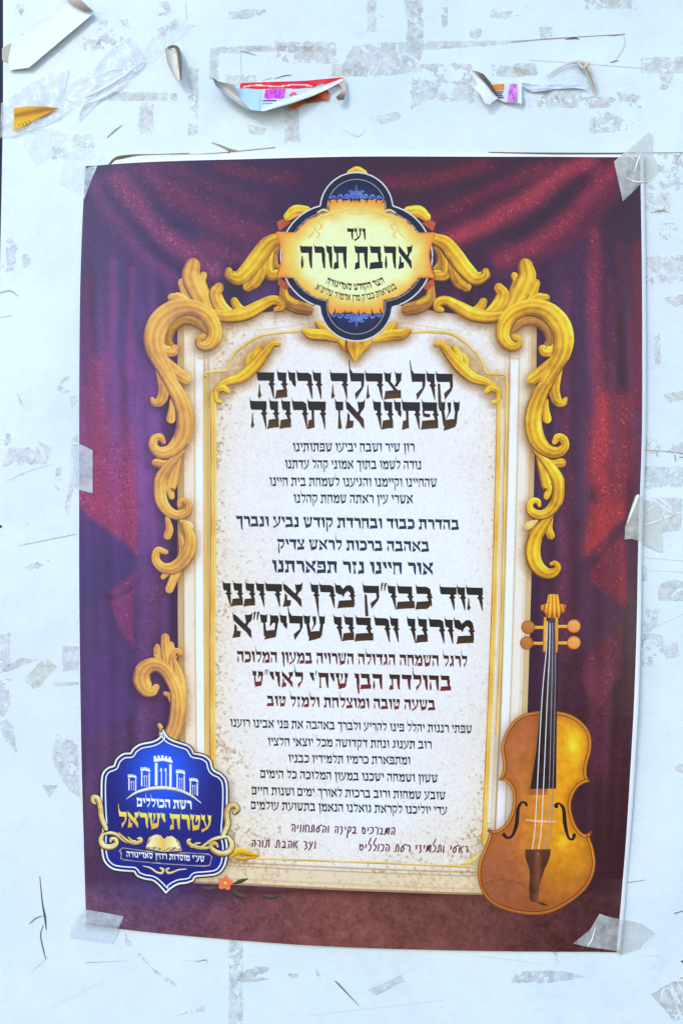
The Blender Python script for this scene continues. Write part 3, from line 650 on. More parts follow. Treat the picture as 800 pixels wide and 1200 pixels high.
    c = mixc(c, np.array((120, 92, 70.)), 0.7 * samp(VSH, X, Y))
    c = mixc(c, np.array((96, 74, 66.)), 0.75 * samp(BSH, X, Y))
    # base mouldings
    band(db, 0, 22, (214, 190, 150), 0.55); line(db - 26, 1.1, (170, 134, 84), 0.8); line(db - 22, 0.8, (150, 110, 70), 0.6); line(db - 7, 0.8, (190, 160, 120), 0.6); band(db, -2, 2.5, (150, 116, 84), 0.8)
    return ink(np.clip(c, 0, 255))
nu, nv = 430, 690
X, Y = coons(spline(TL), spline(TR), spline(TT), spline(TB), nu, nv)
TABLET = mesh_obj('stone_tablet', W(X, Y, poster_h(X, Y) + 0.00024).reshape(-1, 3), grid_faces(nv, nu), M_PRINT, POSTER, tablet_colour(X, Y).reshape(-1, 3))
for i, (nm, s) in enumerate(RAILS): s.build(nm, 0.00032, POSTER)
for i, (nm, s) in enumerate(ORN): s.build(nm, 0.00042 + 0.00003 * (i % 3), POSTER)

# ---------- violin
def violin():
    root = POSTER
    VC = [(590, 850, (176, 108, 72)), (600, 880, (176, 104, 66)), (606, 910, (172, 100, 70)), (612, 835, (170, 92, 60)), (628, 850, (150, 80, 70)), (660, 850, (232, 156, 40)), (672, 872, (246, 196, 20)), (680, 900, (206, 126, 44)), (660, 910, (234, 160, 30)),
          (650, 935, (238, 160, 30)), (625, 950, (190, 112, 60)), (650, 985, (242, 184, 14)), (664, 990, (240, 176, 24)), (640, 970, (216, 138, 40)), (606, 960, (176, 104, 60)), (590, 985, (170, 100, 68)), (580, 1005, (164, 96, 66)), (600, 1030, (148, 84, 62)),
          (580, 1040, (150, 90, 66)), (610, 1055, (140, 80, 62)), (640, 1060, (132, 76, 52)), (660, 1040, (164, 96, 54)), (684, 1010, (176, 104, 56)), (660, 1010, (210, 130, 44)), (676, 1040, (160, 96, 56)), (630, 1010, (170, 96, 56))]
    def body_col(X, Y):
        c = rbf(VC, X, Y, 24)
        c = mixc(c, np.array((255, 222, 70.)), 0.75 * np.exp(-(((X - 671) / 7) ** 2 + ((Y - 872) / 13) ** 2)) + 0.5 * np.exp(-(((X - 658) / 6) ** 2 + ((Y - 985) / 9) ** 2)))
        gr = 0.03 * np.sin(X * 1.9 + 1.2 * samp(N12, X, Y)) + 0.03 * samp(N2, X, Y) + 0.03 * samp(N0, X, Y)
        c = c * (1 + gr)[..., None]
        d = seg_dist(X, Y, VOUT)
        rim = smooth(4.0, 3.2, d); w = smooth(1000, 1040, Y)[..., None]
        c = c * (1 - rim[..., None]) + rim[..., None] * (np.array((238, 166, 52.)) * (1 - w) + np.array((196, 118, 64.)) * w)
        c = mixc(c, np.array((170, 100, 40.)), smooth(1.2, 0.0, d) * 0.7)
        # chin rest line
        CR = np.array([(568, 1034), (580, 1030.5), (590, 1030.5), (604, 1033), (614, 1038), (618, 1043)], float)
        c = mixc(c, np.array((110, 62, 48.)), 0.8 * np.exp(-(seg_dist(X, Y, spline(CR), False) / 0.7) ** 2))
        c = mixc(c, np.array((150, 84, 50.)), 0.45 * smooth(14, 3, d))
        # darkening next to fingerboard
        c = mixc(c, np.array((128, 66, 50.)), 0.55 * np.exp(-np.maximum(0, 621 - X + (Y - 924) * -0.1) / 5.0) * (Y < 930) * (X < 640))
        return ink(np.clip(c, 0, 255))
    v = thing.__globals__['bpy'].data.objects.new('printed_violin', None); COL.objects.link(v); v.empty_display_size = 0.02
    v.parent = POSTER
    p0 = W(629, 1070, poster_h(629, 1070)); v.location = Vector(p0) - POSTER.location
    L0 = 0.00058
    area('violin_body', [VOUT], body_col, L0, v, 2.0)
    ring('purfling', VOUT, 3.7, 0.5, (110, 54, 42), L0 + 0.00004, v)
    ring('body_edge', VOUT, 0.4, 0.45, (150, 88, 44), L0 + 0.00004, v)
    wood = np.array([(120, 66, 30), (196, 112, 36), (240, 158, 46), (252, 212, 90)], float)
    # pegs
    for (px, py, r), (ax, bx) in (((617.5, 734.5, 8.0), (625, 637)), ((615.8, 753, 7.8), (625, 637)), ((671, 733.3, 8.0), (652, 663)), ((671, 752.6, 8.0), (652, 663))):
        a = np.linspace(0, 2 * math.pi, 28, endpoint=False); rim = np.stack([px + r * np.cos(a), py + r * np.sin(a)], 1)
        def pc(X, Y, px=px, py=py, r=r):
            d = np.hypot(X - px, Y - py) / r; dk = 0.75 if px < 640 else 1.0
            c = mixc(np.broadcast_to(np.array((226, 138, 74.)) * dk, X.shape + (3,)), np.array((244, 168, 88.)) * dk, np.clip(0.5 - (Y - py) / r * 0.5 + (X - px) / r * 0.2, 0, 1))
            return ink(np.clip(mixc(c, np.array((142, 74, 40.)), smooth(0.78, 1.0, d) * 0.85), 0, 255))
        p = area('tuning_peg', [rim], pc, L0 + 0.00010, v, 1.8)
        s = Strokes(); s.add([(ax, py + 0.6, 2.0), ((ax + bx) / 2, py + 0.6, 1.8), (bx, py + 0.6, 2.0)], pal=wood, na=7, doStamp=False, streak=0.25, freq=5); s.build('peg_shaft', L0 + 0.00006, v)
    dark = lambda X, Y: ink(np.clip(np.array((46, 38, 46.)) * (1 + 0.10 * samp(N2, X, Y))[..., None] + np.array((34, 32, 40.)) * np.exp(-((X - (646 - (Y - 760) * 0.02)) / 5) ** 2)[..., None] * smooth(900, 760, Y)[..., None], 0, 255))
    area('fingerboard', [[(638.5, 722), (650.5, 722), (651.8, 762), (650.6, 923.5), (620.2, 923.8), (627.2, 880), (633, 820), (638, 764)]], dark, L0 + 0.00008, v, 4)
    s = Strokes(); s.add([(637.2, 724, 1.6), (637, 742, 1.9), (636.3, 762, 1.5)], pal=wood, na=7, doStamp=False); s.add([(650.8, 722, 1.4), (650.9, 742, 1.7), (650.8, 763, 1.3)], pal=wood, na=7, doStamp=False); s.build('pegbox', L0 + 0.00012, v)
    SCR = np.array([(640.8, 697), (644, 696), (652.5, 696.3), (654.5, 707), (657, 707.5), (661.5, 709), (661, 716), (657, 718.5), (655.5, 718), (653.8, 723.7), (638.8, 723.7), (638, 718), (636, 717), (632.5, 714), (632.5, 708.3), (636, 708), (639.4, 707)], float)
    area('scroll_head', [SCR], lambda X, Y: ink(ramp(wood, 0.62 + 0.30 * np.sin((X - 647) * 1.35 * (1.25 - (Y - 696) / 60)) - 0.35 * smooth(712, 724, Y) - 0.25 * (np.abs(X - 647) > 8.5))), L0 + 0.00014, v, 1.2)
    # f-holes
    Z = lambda P: zs(P, 540, 820, 4)
    for P in ([(303, 490, 7), (300, 482, 6), (282, 478, 5), (264, 508, 8), (257, 580, 9), (236, 634, 6), (212, 642, 6), (198, 628, 9)], [(443, 497, 9), (440, 490, 7), (457, 484, 5), (477, 510, 8), (484, 580, 9), (500, 642, 6), (520, 650, 6), (527, 632, 9)]):
        s = Strokes(); s.add(Z(P), flat=(40, 26, 30), na=5, doStamp=False); s.build('sound_hole', L0 + 0.00008, v)
    area('tailpiece', [soft_corners(np.array([(614.3, 994.3), (644.6, 994.3), (642.5, 1005), (636.3, 1020), (631.3, 1037), (630, 1052.5), (636, 1057), (642.5, 1061), (632, 1059), (626, 1056.3), (620, 1053.5), (618.8, 1040), (619.5, 1020), (615, 1005)], float), 4, [0, 1, 7])],
         lambda X, Y: ink(np.clip(np.array((80, 50, 46.)) * (1 + 0.06 * samp(N2, X, Y))[..., None] + np.array((46, 26, 16.)) * np.exp(-((X - 629) / 4) ** 2)[..., None], 0, 255)), L0 + 0.00010, v, 3)
    s = Strokes(); s.add([(616, 960.3, 1.1), (632, 962, 1.7), (649.5, 962.6, 1.1)], pal=np.array([(150, 90, 50), (222, 150, 96), (236, 172, 116), (246, 200, 150)], float), na=7, doStamp=False); s.build('bridge', L0 + 0.00012, v)
    for P, c, w in (([(640, 728), (638.8, 762), (633.8, 820), (626.4, 960), (622.6, 994)], (206, 206, 216), 0.55), ([(643, 730), (642.6, 762), (640, 820), (633.9, 960), (630, 994)], (212, 212, 222), 0.5),
                    ([(646, 730), (646.2, 762), (645, 820), (641.2, 960), (636.2, 994)], (150, 146, 156), 0.4), ([(649, 730), (649.7, 762), (649, 820), (645.5, 960), (641, 994)], (140, 132, 140), 0.4)):
        s = Strokes(); s.add([(x, y, w) for x, y in P], flat=c, na=3, doStamp=False, dens=4); s.build('string', L0 + 0.00020, v)
    s = Strokes(); s.add([(629.5, 1000, .5), (629.5, 999.5, .5)], flat=(200, 170, 120), na=3, doStamp=False); s.build('fine_tuner', L0 + 0.0002, v)
    return v
VIOLIN = violin()
# ---------------------------------------------------------------- lettering: a pen-cut Hebrew alphabet, drawn as polygons (letter height 100)
class Face:
    def __init__(s, decor, T, V): s.d = decor; s.T = T; s.V = V; s.cache = {}
    def bar(s, x0, x1, spike=None):
        T = s.T; sp = (16 if s.d else 8) if spike is None else spike
        return [(x0 - 3, 100 + sp), (x0 + 2, 103), (x0 + 9, 100.5), (x1, 100), (x1, 100 - T), (x0 + 5, 100 - T), (x0 + 1, 100 - T + 9)]
    def leg(s, x, bot=0, top=None):
        top = 101 - s.T if top is None else top; V = s.V; a, b = x - V / 2, x + V / 2
        if s.d and bot < 40:
            k = top - 14
            return [(a - 2, top), (b + 1, top), (b - 1, k + 6), (b + 6, k), (b - 1, k - 7), (b + 1, k - 18), (b + 2, bot - 3), (b - 1.5, bot - 3), (a + 3, k - 14), (a + 1, k - 7), (a - 6, k), (a + 1, k + 6)]
        if s.d: return [(a - 1, top), (b + 1, top), (b, top - 15), (b, bot), (b - 3, bot), (a + 3, top - 15)]
        return [(a - 1, top), (b, top), (b - 0.5, (top + bot) / 2), (b, bot - 2), (a + V * .45, bot + 4), (a + 2, (top + bot) / 2)]
    def foot(s, x0, x1):
        T = s.T; t = T - 1
        return [(x0 - 2, -6), (x0 + 2, t * 0.5), (x0 + 4, t - 2), ((x0 + x1) / 2, t + 1), (x1, t + 3), (x1 + 1, 2), ((x0 + x1) / 2, 0), (x0 + 6, -3)]
    def dleg(s, x):      # the loose left leg of he
        return [(x + 1, 56), (x + 4, 52), (x + 6, 22), (x + 11, 8), (x, -4), (x - 4, 6), (x - 1, 26)] if s.d else [(x + 1, 58), (x + 6, 56), (x + 11, 24), (x + 9, 6), (x + 1, -3), (x - 4, 20)]
    def glyph(s, ch):
        if ch in s.cache: return s.cache[ch]
        T, b, V = s.T, 100 - s.T, s.V; B, L, F = s.bar, s.leg, s.foot
        tb = lambda x0, x1, sp=12: [(x0 - 2, 100 + sp), (x0 + 3, 102), (x1 - 4, 100), (x1 + 1, 100 + sp * .6), (x1 - 1, b + 4), (x1 - 5, b), (x0 + 4, b)]
        g = {
         'א': (80, [[(2, 114), (7, 101), (16, 97), (76, 34), (79, -2), (70, 4), (58, 22), (6, 74)], [(50, 101), (58, 99), (74, 101), (82, 112), (79, 80), (72, b), (56, b)], [(58, b + 3), (70, b + 3), (60, 50), (48, 56)], [(10, 60), (20, 50), (20, 30), (36, 28), (33, 3), (2, -3), (8, 24), (10, 40)]]),
         'ב': (72, [B(4, 62), L(55, 18), F(0, 72)]),
         'ג': (46, [B(10, 40), L(33, 0), [(0, -4), (4, T - 6), (28, 38), (34, 30), (20, 8), (8, 0)]]),
         'ד': (66, [B(2, 68), L(51)]), 'ה': (70, [B(2, 68), L(58), s.dleg(9)]), 'ו': (34, [B(2, 33), L(25)]),
         'ז': (40, [B(4, 36), [(16, b + 1), (25, b + 1), (23, 50), (30, 10), (30, -2), (14, -2), (16, 30)]]),
         'ח': (72, [B(2, 70), L(60), [(10, b + 1), (20, b + 1), (19, 10), (24, 0), (8, -3), (10, 20)]]),
         'ט': (74, [tb(0, 28), [(12, b + 4), (20, b + 4), (25, 28), (24, 6), (15, 10)], [(16, -6), (22, 10), (22, T), (50, T + 4), (66, T + 4), (62, 6), (36, -1)], [(56, T), (66, T), (71, 70), (60, 70)], [(38, 106), (44, 100), (70, 100), (74, 84), (72, b), (50, b), (44, 56), (38, 52), (40, 80)]]),
         'י': (29, [B(2, 28), L(22, 44)]), 'ך': (62, [B(2, 62), L(52, -36)]),
         'כ': (64, [[(0, 116), (5, 103), (14, 100), (46, 100), (60, 90), (63, b), (48, b), (6, b)], L(57, 14), [(0, -6), (4, T * .6), (6, T - 1), (40, T + 2), (63, T + 6), (58, 10), (46, 0), (10, -2)]]),
         'ל': (60, [[(-1, 152), (2, 152), (7, 116), (16, 101), (60, 100), (60, b), (8, b), (3, 104)], [(48, b + 2), (60, b + 2), (59, 52), (54, 38), (28, -6), (24, 20), (48, 44)]]),
         'ם': (72, [B(2, 70), L(60, 6), [(8, b + 1), (17, b + 1), (16, 20), (16, -2), (7, -2)], F(6, 68)]),
         'מ': (78, [[(0, 114), (6, 101), (22, 100), (32, 84), (30, 62), (22, 56), (4, b), (1, 90)], [(24, 62), (34, 86), (48, 100), (62, 101), (74, 90), (79, b), (62, b), (50, 74), (40, 62), (34, 46)], L(70, 16)] + ([] if s.d else [[(24, 66), (34, 60), (20, 8), (10, -2), (2, 0)]]) + [F(12 if s.d else 30, 77)]),
         'ן': (32, [B(2, 32), L(24, -34)]), 'נ': (46, [B(8, 42), L(34, 18), F(0, 45)]),
         'ס': (70, [B(2, 68), [(54, b + 2), (66, b + 2), (68, 60), (58, 14), (48, 20), (56, 50)], [(8, b + 2), (16, b + 2), (20, 40), (30, 22), (20, 14), (10, 40)], [(18, 20), (30, T), (52, T), (64, 26), (50, 0), (38, -4), (26, 0)]]),
         'ע': (70, [tb(0, 26), [(12, b + 2), (22, b + 2), (40, 28), (34, 18)], tb(46, 70), [(56, b + 2), (68, b + 2), (64, 44), (48, 14), (4, -14), (0, 6), (24, 14), (48, 34)]]),
         'פ': (68, [B(4, 64), L(58, 18), F(0, 68), [(4, b + 4), (12, b + 4), (14, 58), (34, 56), (38, 48), (30, 42), (8, 46)]]),
         'ף': (64, [B(4, 62), L(56, -34), [(4, b + 4), (12, b + 4), (14, 56), (34, 54), (30, 40), (8, 44)]]),
         'צ': (68, [tb(2, 28), tb(44, 68), [(12, b + 2), (26, b + 2), (66, 18), (66, 0), (52, 14)], [(50, b + 2), (64, b + 2), (50, 46), (40, 50)], F(2, 66)]),
         'ץ': (62, [tb(2, 26), tb(42, 62), [(12, b + 2), (24, b + 2), (34, -36), (24, -36)], [(48, b + 2), (60, b + 2), (36, 26), (30, 34)]]),
         'ק': (68, [B(2, 66), [(8, 62), (17, 60), (24, -36), (12, -40), (10, -20)], [(54, b + 2), (66, b + 2), (67, 50), (62, 34), (36, -4), (32, 22), (56, 44)]]),
         'ר': (60, [[(-1, 116), (4, 103), (12, 100), (46, 100), (58, 92), (61, b), (46, b), (6, b), (3, 84)], L(53)]),
         'ש': (84, [tb(0, 26), [(10, b + 2), (22, b + 2), (30, 26), (28, 4), (18, 14)], tb(60, 84), [(66, b + 2), (78, b + 2), (72, 16), (60, 22)], [(34, 100), (50, 100), (49, b), (36, 44), (26, 30), (24, 20), (40, b - 2)], [(20, -8), (24, T), (48, T + 4), (72, T + 4), (68, 8), (44, -1)]]),
         'ת': (76, [B(2, 74), L(63), [(16, b + 1), (27, b + 1), (28, 30), (30, 2), (0, -5), (5, T - 4), (18, T)]]),
         '״': (26, [[(4, 112), (13, 116), (6, 78), (2, 78)], [(17, 112), (26, 116), (19, 78), (15, 78)]]), '׳': (13, [[(4, 112), (13, 116), (6, 78), (2, 78)]]),
        }[ch]
        polys = [np.array(p, float) for p in g[1]]
        co, tri = cdt(polys)
        co[:, 1] *= -1                      # y down
        s.cache[ch] = (g[0], co, orient(co, tri)); return s.cache[ch]
DECOR = Face(True, 33, 16); HEAVY = Face(False, 30, 20); BOOK = Face(False, 25, 16.5)
def text(name, string, face, xl, xr, yl, yr, h, ctop, cbot=None, layer=0.00034, parent=None, sag=0.0, gap=7, space=30):
    """right-to-left line between xl and xr, baseline from yl to yr"""
    tot = sum((space if ch == ' ' else face.glyph(ch)[0] + gap) for ch in string) - gap
    sx = (xr - xl) / tot; sy = h / 100.0; x = xr; co, tri, n = [], [], 0
    for ch in string:
        if ch == ' ': x -= space * sx; continue
        w, c, t = face.glyph(ch); x -= w * sx
        gxx = x + c[:, 0] * sx; mid = x + w * sx / 2; u = (mid - xl) / (xr - xl); slope = (yr - yl) / (xr - xl) + sag * 4 * (1 - 2 * u) / (xr - xl)
        base = yl + (yr - yl) * u + sag * 4 * u * (1 - u)
        dx = gxx - mid; dy = c[:, 1] * sy; ca = 1 / math.hypot(1, slope); sa = slope * ca
        if abs(sag) < .01: sa_x = 0.0
        else: sa_x = sa
        co.append(np.stack([mid + dx * ca - dy * sa_x, base + dy * ca + dx * sa], 1)); tri.append(t + n); n += len(c)
        vv = np.clip(-c[:, 1] / 100, -0.3, 1.2)
        x -= gap * sx
        co[-1] = np.column_stack([co[-1], vv])
    co = np.vstack(co); tri = np.vstack(tri); cb = ctop if cbot is None else cbot
    if callable(ctop): col = ctop(co[:, 0], co[:, 1], co[:, 2])
    else: col = ink(mixc(np.broadcast_to(np.array(cb, float), (len(co), 3)), np.array(ctop, float), np.clip(co[:, 2], 0, 1)))
    return mesh_obj(name, W(co[:, 0], co[:, 1], poster_h(co[:, 0], co[:, 1]) + layer), tri, M_PRINT, parent, col)
H = lambda s, a, b: text('heading_line', s, DECOR, *a, *b, layer=0.00034, parent=POSTER, gap=2.5)
DK, BR = (26, 20, 22), (84, 60, 40)
H('קול צהלה ורינה', (301, 530.4, 466.5, 468, 29.5), (DK, BR)); H('שפתינו אז תרננה', (293, 537.7, 501.5, 503, 31), (DK, BR))
TEAL, TEALB = (28, 56, 70), (34, 66, 80)
def body(s, face, c, *a, gap=8, space=34): text('text_line', s, face, *a, c, layer=0.00034, parent=POSTER, gap=gap, space=space)
for s, a in (('רון שיר ושבח יביעו שפתותינו', (343, 485, 529.3, 529.8, 10)), ('נודה לשמו בתוך אמוני קהל עדתנו', (334, 493, 549.3, 550.3, 10)),
             ('שהחיינו וקיימנו והגיענו לשמחת בית חיינו', (316, 511, 569.6, 570.9, 10)), ('אשרי עין ראתה שמחת קהלנו', (344, 483, 589.4, 590.2, 10))): body(s, BOOK, (10, 54, 78), *a)
for s, a in (('בהדרת כבוד ובחרדת קודש נביע ונברך', (277, 536.7, 616.5, 621, 12)), ('באהבה ברכות לראש צדיק', (325, 502, 643.5, 646.5, 12)), ('אור חיינו נזר תפארתנו', (319, 506.6, 670.3, 673.3, 14))): body(s, HEAVY, (0, 54, 80), *a)
H('הוד כבו״ק מרן אדוננו', (261, 565.4, 709, 714.5, 26), ((28, 20, 20), (70, 52, 38))); H('מורנו ורבנו שליט״א', (272, 554, 746.5, 753.5, 27), ((28, 20, 20), (70, 52, 38)))
for s, a in (('לרגל השמחה הגדולה השרויה במעון המלוכה', (278, 546.4, 775.5, 781, 13)), ('בהולדת הבן שיח׳י לאוי״ט', (296, 527.6, 803.5, 808.8, 17.5)), ('בשעה טובה ומוצלחת ולמזל טוב', (313, 509, 826.6, 831.6, 12))):
    text('text_line', s, HEAVY, *a, (52, 22, 40), (124, 14, 54), layer=0.00034, parent=POSTER, gap=8, space=36)
for s, a in (('שפתי רננות יהלל פינו להריע ולברך באהבה את פני אבינו רוענו', (270, 552, 851, 858.5, 9.2)), ('רוב תענוג ונחת דקדושה מכל יוצאי חלציו', (314, 505, 872.8, 876.8, 9.2)), ('ומתפארת כרמיו תלמידיו כבניו', (338, 480, 892.5, 895, 9.2)),
             ('ששון ושמחה ישכנו במעון המלוכה כל הימים', (305, 512, 910.5, 916, 9.2)), ('שובע שמחות ורוב ברכות לאורך ימים ושנות חיים', (295, 521, 930, 936, 9.2)), ('עדי יוליכנו לקראת גואלנו הנאמן בתשועת עולמים', (294, 523, 947, 953.5, 9.2))): body(s, BOOK, (20, 54, 72), *a)
# handwriting
CUR = {'א': (.7, [[(0, 1), (-.02, .5), (0, 0)], [(.6, 1.05), (.25, .55), (.6, 0)]]), 'ב': (.75, [[(0, .95), (.35, 1), (.5, .7), (.35, .15), (0, 0), (.7, 0)]]), 'ג': (.5, [[(.1, 1), (.4, .6), (.3, .1), (0, -.2)]]),
       'ד': (.6, [[(0, 1), (.4, .9), (.3, .5), (.5, .2), (.2, -.15)]]), 'ה': (.7, [[(0, 1), (.45, 1), (.62, .6), (.55, 0)], [(.18, .55), (.1, 0)]]), 'ו': (.25, [[(.05, 1), (.1, .5), (.04, 0)]]),
       'ח': (.65, [[(0, 0), (.02, 1), (.4, 1), (.58, .6), (.55, 0)]]), 'י': (.25, [[(.05, 1), (.12, .75), (.05, .55)]]), 'כ': (.6, [[(0, 1), (.4, .92), (.5, .5), (.36, .08), (0, 0)]]), 'ל': (.6, [[(.4, 2.0), (.1, 1.3), (.12, 1.0), (.5, .85), (.42, .2), (.1, 0)]]),
       'מ': (.85, [[(0, 0), (.18, 1), (.38, .1), (.5, 1), (.72, .95), (.76, .4), (.7, 0)]]), 'ם': (.7, [[(0, 1), (.08, .2), (.4, 0), (.6, .45), (.4, .9), (.12, .7)]]), 'נ': (.45, [[(.3, 1), (.36, .3), (.3, .02), (0, 0)]]),
       'ע': (.65, [[(.5, 1), (.36, .3), (-.05, -.3)], [(0, 1), (.33, .35)]]), 'ק': (.65, [[(0, .9), (.38, 1), (.55, .6), (.34, .15)], [(.12, .6), (.05, -.8)]]), 'ר': (.55, [[(0, 1), (.4, .95), (.5, .5), (.45, 0)]]),
       'ש': (.85, [[(.3, .85), (.02, .5), (.15, 0), (.5, .15), (.5, .65), (.25, .85), (.85, 1.15)]]), 'ת': (.75, [[(-.05, 0), (.18, .1), (.2, .95), (.5, 1), (.64, .5), (.6, 0)]]), 'ן': (.25, [[(.1, 1), (.1, 0), (.0, -.8)]])}
def script(string, xl, xr, yl, yr, h):
    s = Strokes(); tot = sum((.75 if c == ' ' else CUR[c][0] + .28) for c in string) - .28; sx = (xr - xl) / tot; x = xr; r = np.random.default_rng(len(string))
    for ch in string:
        if ch == ' ': x -= .75 * sx; continue
        w, st = CUR[ch]; x -= w * sx
        for P in st:
            q = []
            for (a, b) in P:
                px = x + a * sx; u = (px - xl) / (xr - xl); q.append((px + 0.10 * b * h + r.normal(0, .15), yl + (yr - yl) * u - b * h + r.normal(0, .3), 0.74))
            s.add(q, flat=(98, 10, 70), na=3, doStamp=False, dens=5, dh=0.0)
        x -= .28 * sx
    s.build('signature_line', 0.00034, POSTER)
script('המברכים בקידה והשתחוויה', 342, 462, 972.5, 976.5, 7.2); script('ראשי ותלמידי רשת הכוללים', 421, 547, 995, 998, 7.4); script('ועד אהבת תורה', 295, 370, 990.5, 992.5, 7.2)

# ---------------------------------------------------------------- crest at the top
def part_root(name, x, y, parent=POSTER):
    v = bpy.data.objects.new(name, None); COL.objects.link(v); v.empty_display_size = 0.02; v.parent = parent
    v.location = Vector(W(x, y, poster_h(x, y))) - parent.location; return v
CREST = part_root('crest', 417.5, 401)
CIRC = [(417.6, 245.6, 43), (417.0, 358.0, 42.8), (390, 301.3, 61.4), (445.3, 301.3, 61.4)]
def sdf_q(X, Y): return np.min([np.hypot(X - a, Y - b) - r for a, b, r in CIRC], 0)
def star(sdf, cx, cy, n=300, rmax=140, lev=0.0):
    a = np.linspace(0, 2 * math.pi, n, endpoint=False); rr = np.linspace(2, rmax, 700); X = cx + np.cos(a)[:, None] * rr; Y = cy + np.sin(a)[:, None] * rr
    ins = sdf(X, Y) < lev; k = ins.shape[1] - 1 - np.argmax(ins[:, ::-1], 1); return np.stack([cx + np.cos(a) * rr[k], cy + np.sin(a) * rr[k]], 1)
Q0 = star(sdf_q, 417.5, 301.5)
def crest_col(X, Y):
    d = sdf_q(X, Y); c = np.broadcast_to(np.array((24, 32, 58.)), X.shape + (3,)).copy()
    c = mixc(c, np.array((26, 50, 104.)), 0.55 * smooth(-9, -16, d) * smooth(20, 8, np.minimum(np.abs(Y - 232), np.abs(Y - 372))))
    return ink(c)
area('crest_shield', [Q0], crest_col, 0.00056, CREST, 1.6)
ring('crest_outline', Q0, 0.6, 0.75, (206, 206, 218), 0.00058, CREST)
ring('crest_inline', star(sdf_q, 417.5, 301.5, 300, 140, -8.6), 0, 0.42, (142, 152, 184), 0.00058, CREST)
for k in ((507, 272, 510, 262, 504, 258, 493, 262), (507, 327, 509, 334, 500, 341, 492, 336)):
    P = np.array(k, float).reshape(-1, 2)
    for m in (False, True):
        Q = P.copy()
        if m: Q[:, 0] = 834.5 - Q[:, 0]
        area('ribbon_fold', [Q], lambda X, Y: ink(mixc(np.broadcast_to(np.array((150, 66, 50.)), X.shape + (3,)), np.array((188, 90, 62.)), np.clip(np.abs(X - 417) / 20 - 3.7, 0, 1))), 0.00054, CREST, 3)
def parch_sdf(X, Y):
    q = sdf_q(X, Y) + 9.6
    r = np.random.default_rng(3)
    ang = np.arctan2(Y - 301, X - 417.5); tear = 0.7 * np.sin(ang * 31) + 0.6 * np.sin(ang * 53 + 1) + 0.5 * np.sin(ang * 87 + 2)
    a = np.maximum(q, np.maximum(235.3 + (np.abs(X - 417) / 40) ** 2 * -1.0 - Y, Y - 367.5 - 1.0 * np.cos((X - 417) / 22)) + 0.4 * tear) + 0.35 * tear
    side = np.maximum(np.abs(X - 416.8) - 91 + 4.5 * np.cos((Y - 300) / 9.0) * 0.5 + 2.4 * (1 - ((Y - 300) / 27) ** 2), np.abs(Y - 300) - 26.8 - 0.03 * (np.abs(X - 417) - 75))
    return np.minimum(a, side)
P0 = star(parch_sdf, 417, 301, 560, 110)
def parch_col(X, Y):
    d = -parch_sdf(X, Y) + 0.8 * samp(N4, X, Y)
    e = np.hypot((X - 417) / 84, (Y - 301) / 60)
    c = np.broadcast_to(np.array((250, 232, 176.)), X.shape + (3,)).copy(); c = mixc(c, np.array((255, 242, 192.)), 0.5 * np.exp(-((Y - 318) / 40) ** 2) * np.clip(1.2 - e, 0, 1))
    c = mixc(c, np.array((242, 190, 92.)), np.clip(smooth(0.66, 1.00, e + 0.02 * samp(N4, X, Y)) + 0.8 * np.exp(-d / 5.0), 0, 1)); c = mixc(c, np.array((230, 146, 60.)), np.clip(smooth(0.90, 1.10, e) * .8 + 0.75 * np.exp(-d / 2.0), 0, 1)); c = mixc(c, np.array((176, 92, 36.)), 0.8 * np.exp(-d / 0.7))
    return ink(np.clip(c * (1 + 0.015 * samp(N2, X, Y))[..., None], 0, 255))
area('parchment', [P0], parch_col, 0.00062, CREST, 1.7)
s = Strokes(); r = np.random.default_rng(5)     # little rips in the parchment edge
for P in ((386, 236), (394, 235.5), (402, 236), (411, 235), (421, 236), (430, 235), (441, 236), (450, 235), (392, 366), (404, 368), (420, 368), (436, 367), (446, 366),
          (352, 262), (360, 254), (346, 269), (352, 341), (360, 349), (370, 356), (344, 333), (482, 262), (474, 254), (489, 269), (482, 341), (474, 349), (465, 356), (490, 333)):
    v = np.array((417 - P[0], 301 - P[1]), float); v /= np.hypot(*v); L = r.uniform(2.2, 5)
    s.add([(P[0] - v[0] * 2, P[1] - v[1] * 2, 0.9), (P[0] + v[0] * L * .5, P[1] + v[1] * L * .5, 0.6), (P[0] + v[0] * L + r.normal(0, .8), P[1] + v[1] * L, 0.2)], flat=(40, 30, 44), na=3, doStamp=False, dens=3, dh=0)
s.build('torn_edge', 0.00066, CREST)['kind'] = 'stuff'
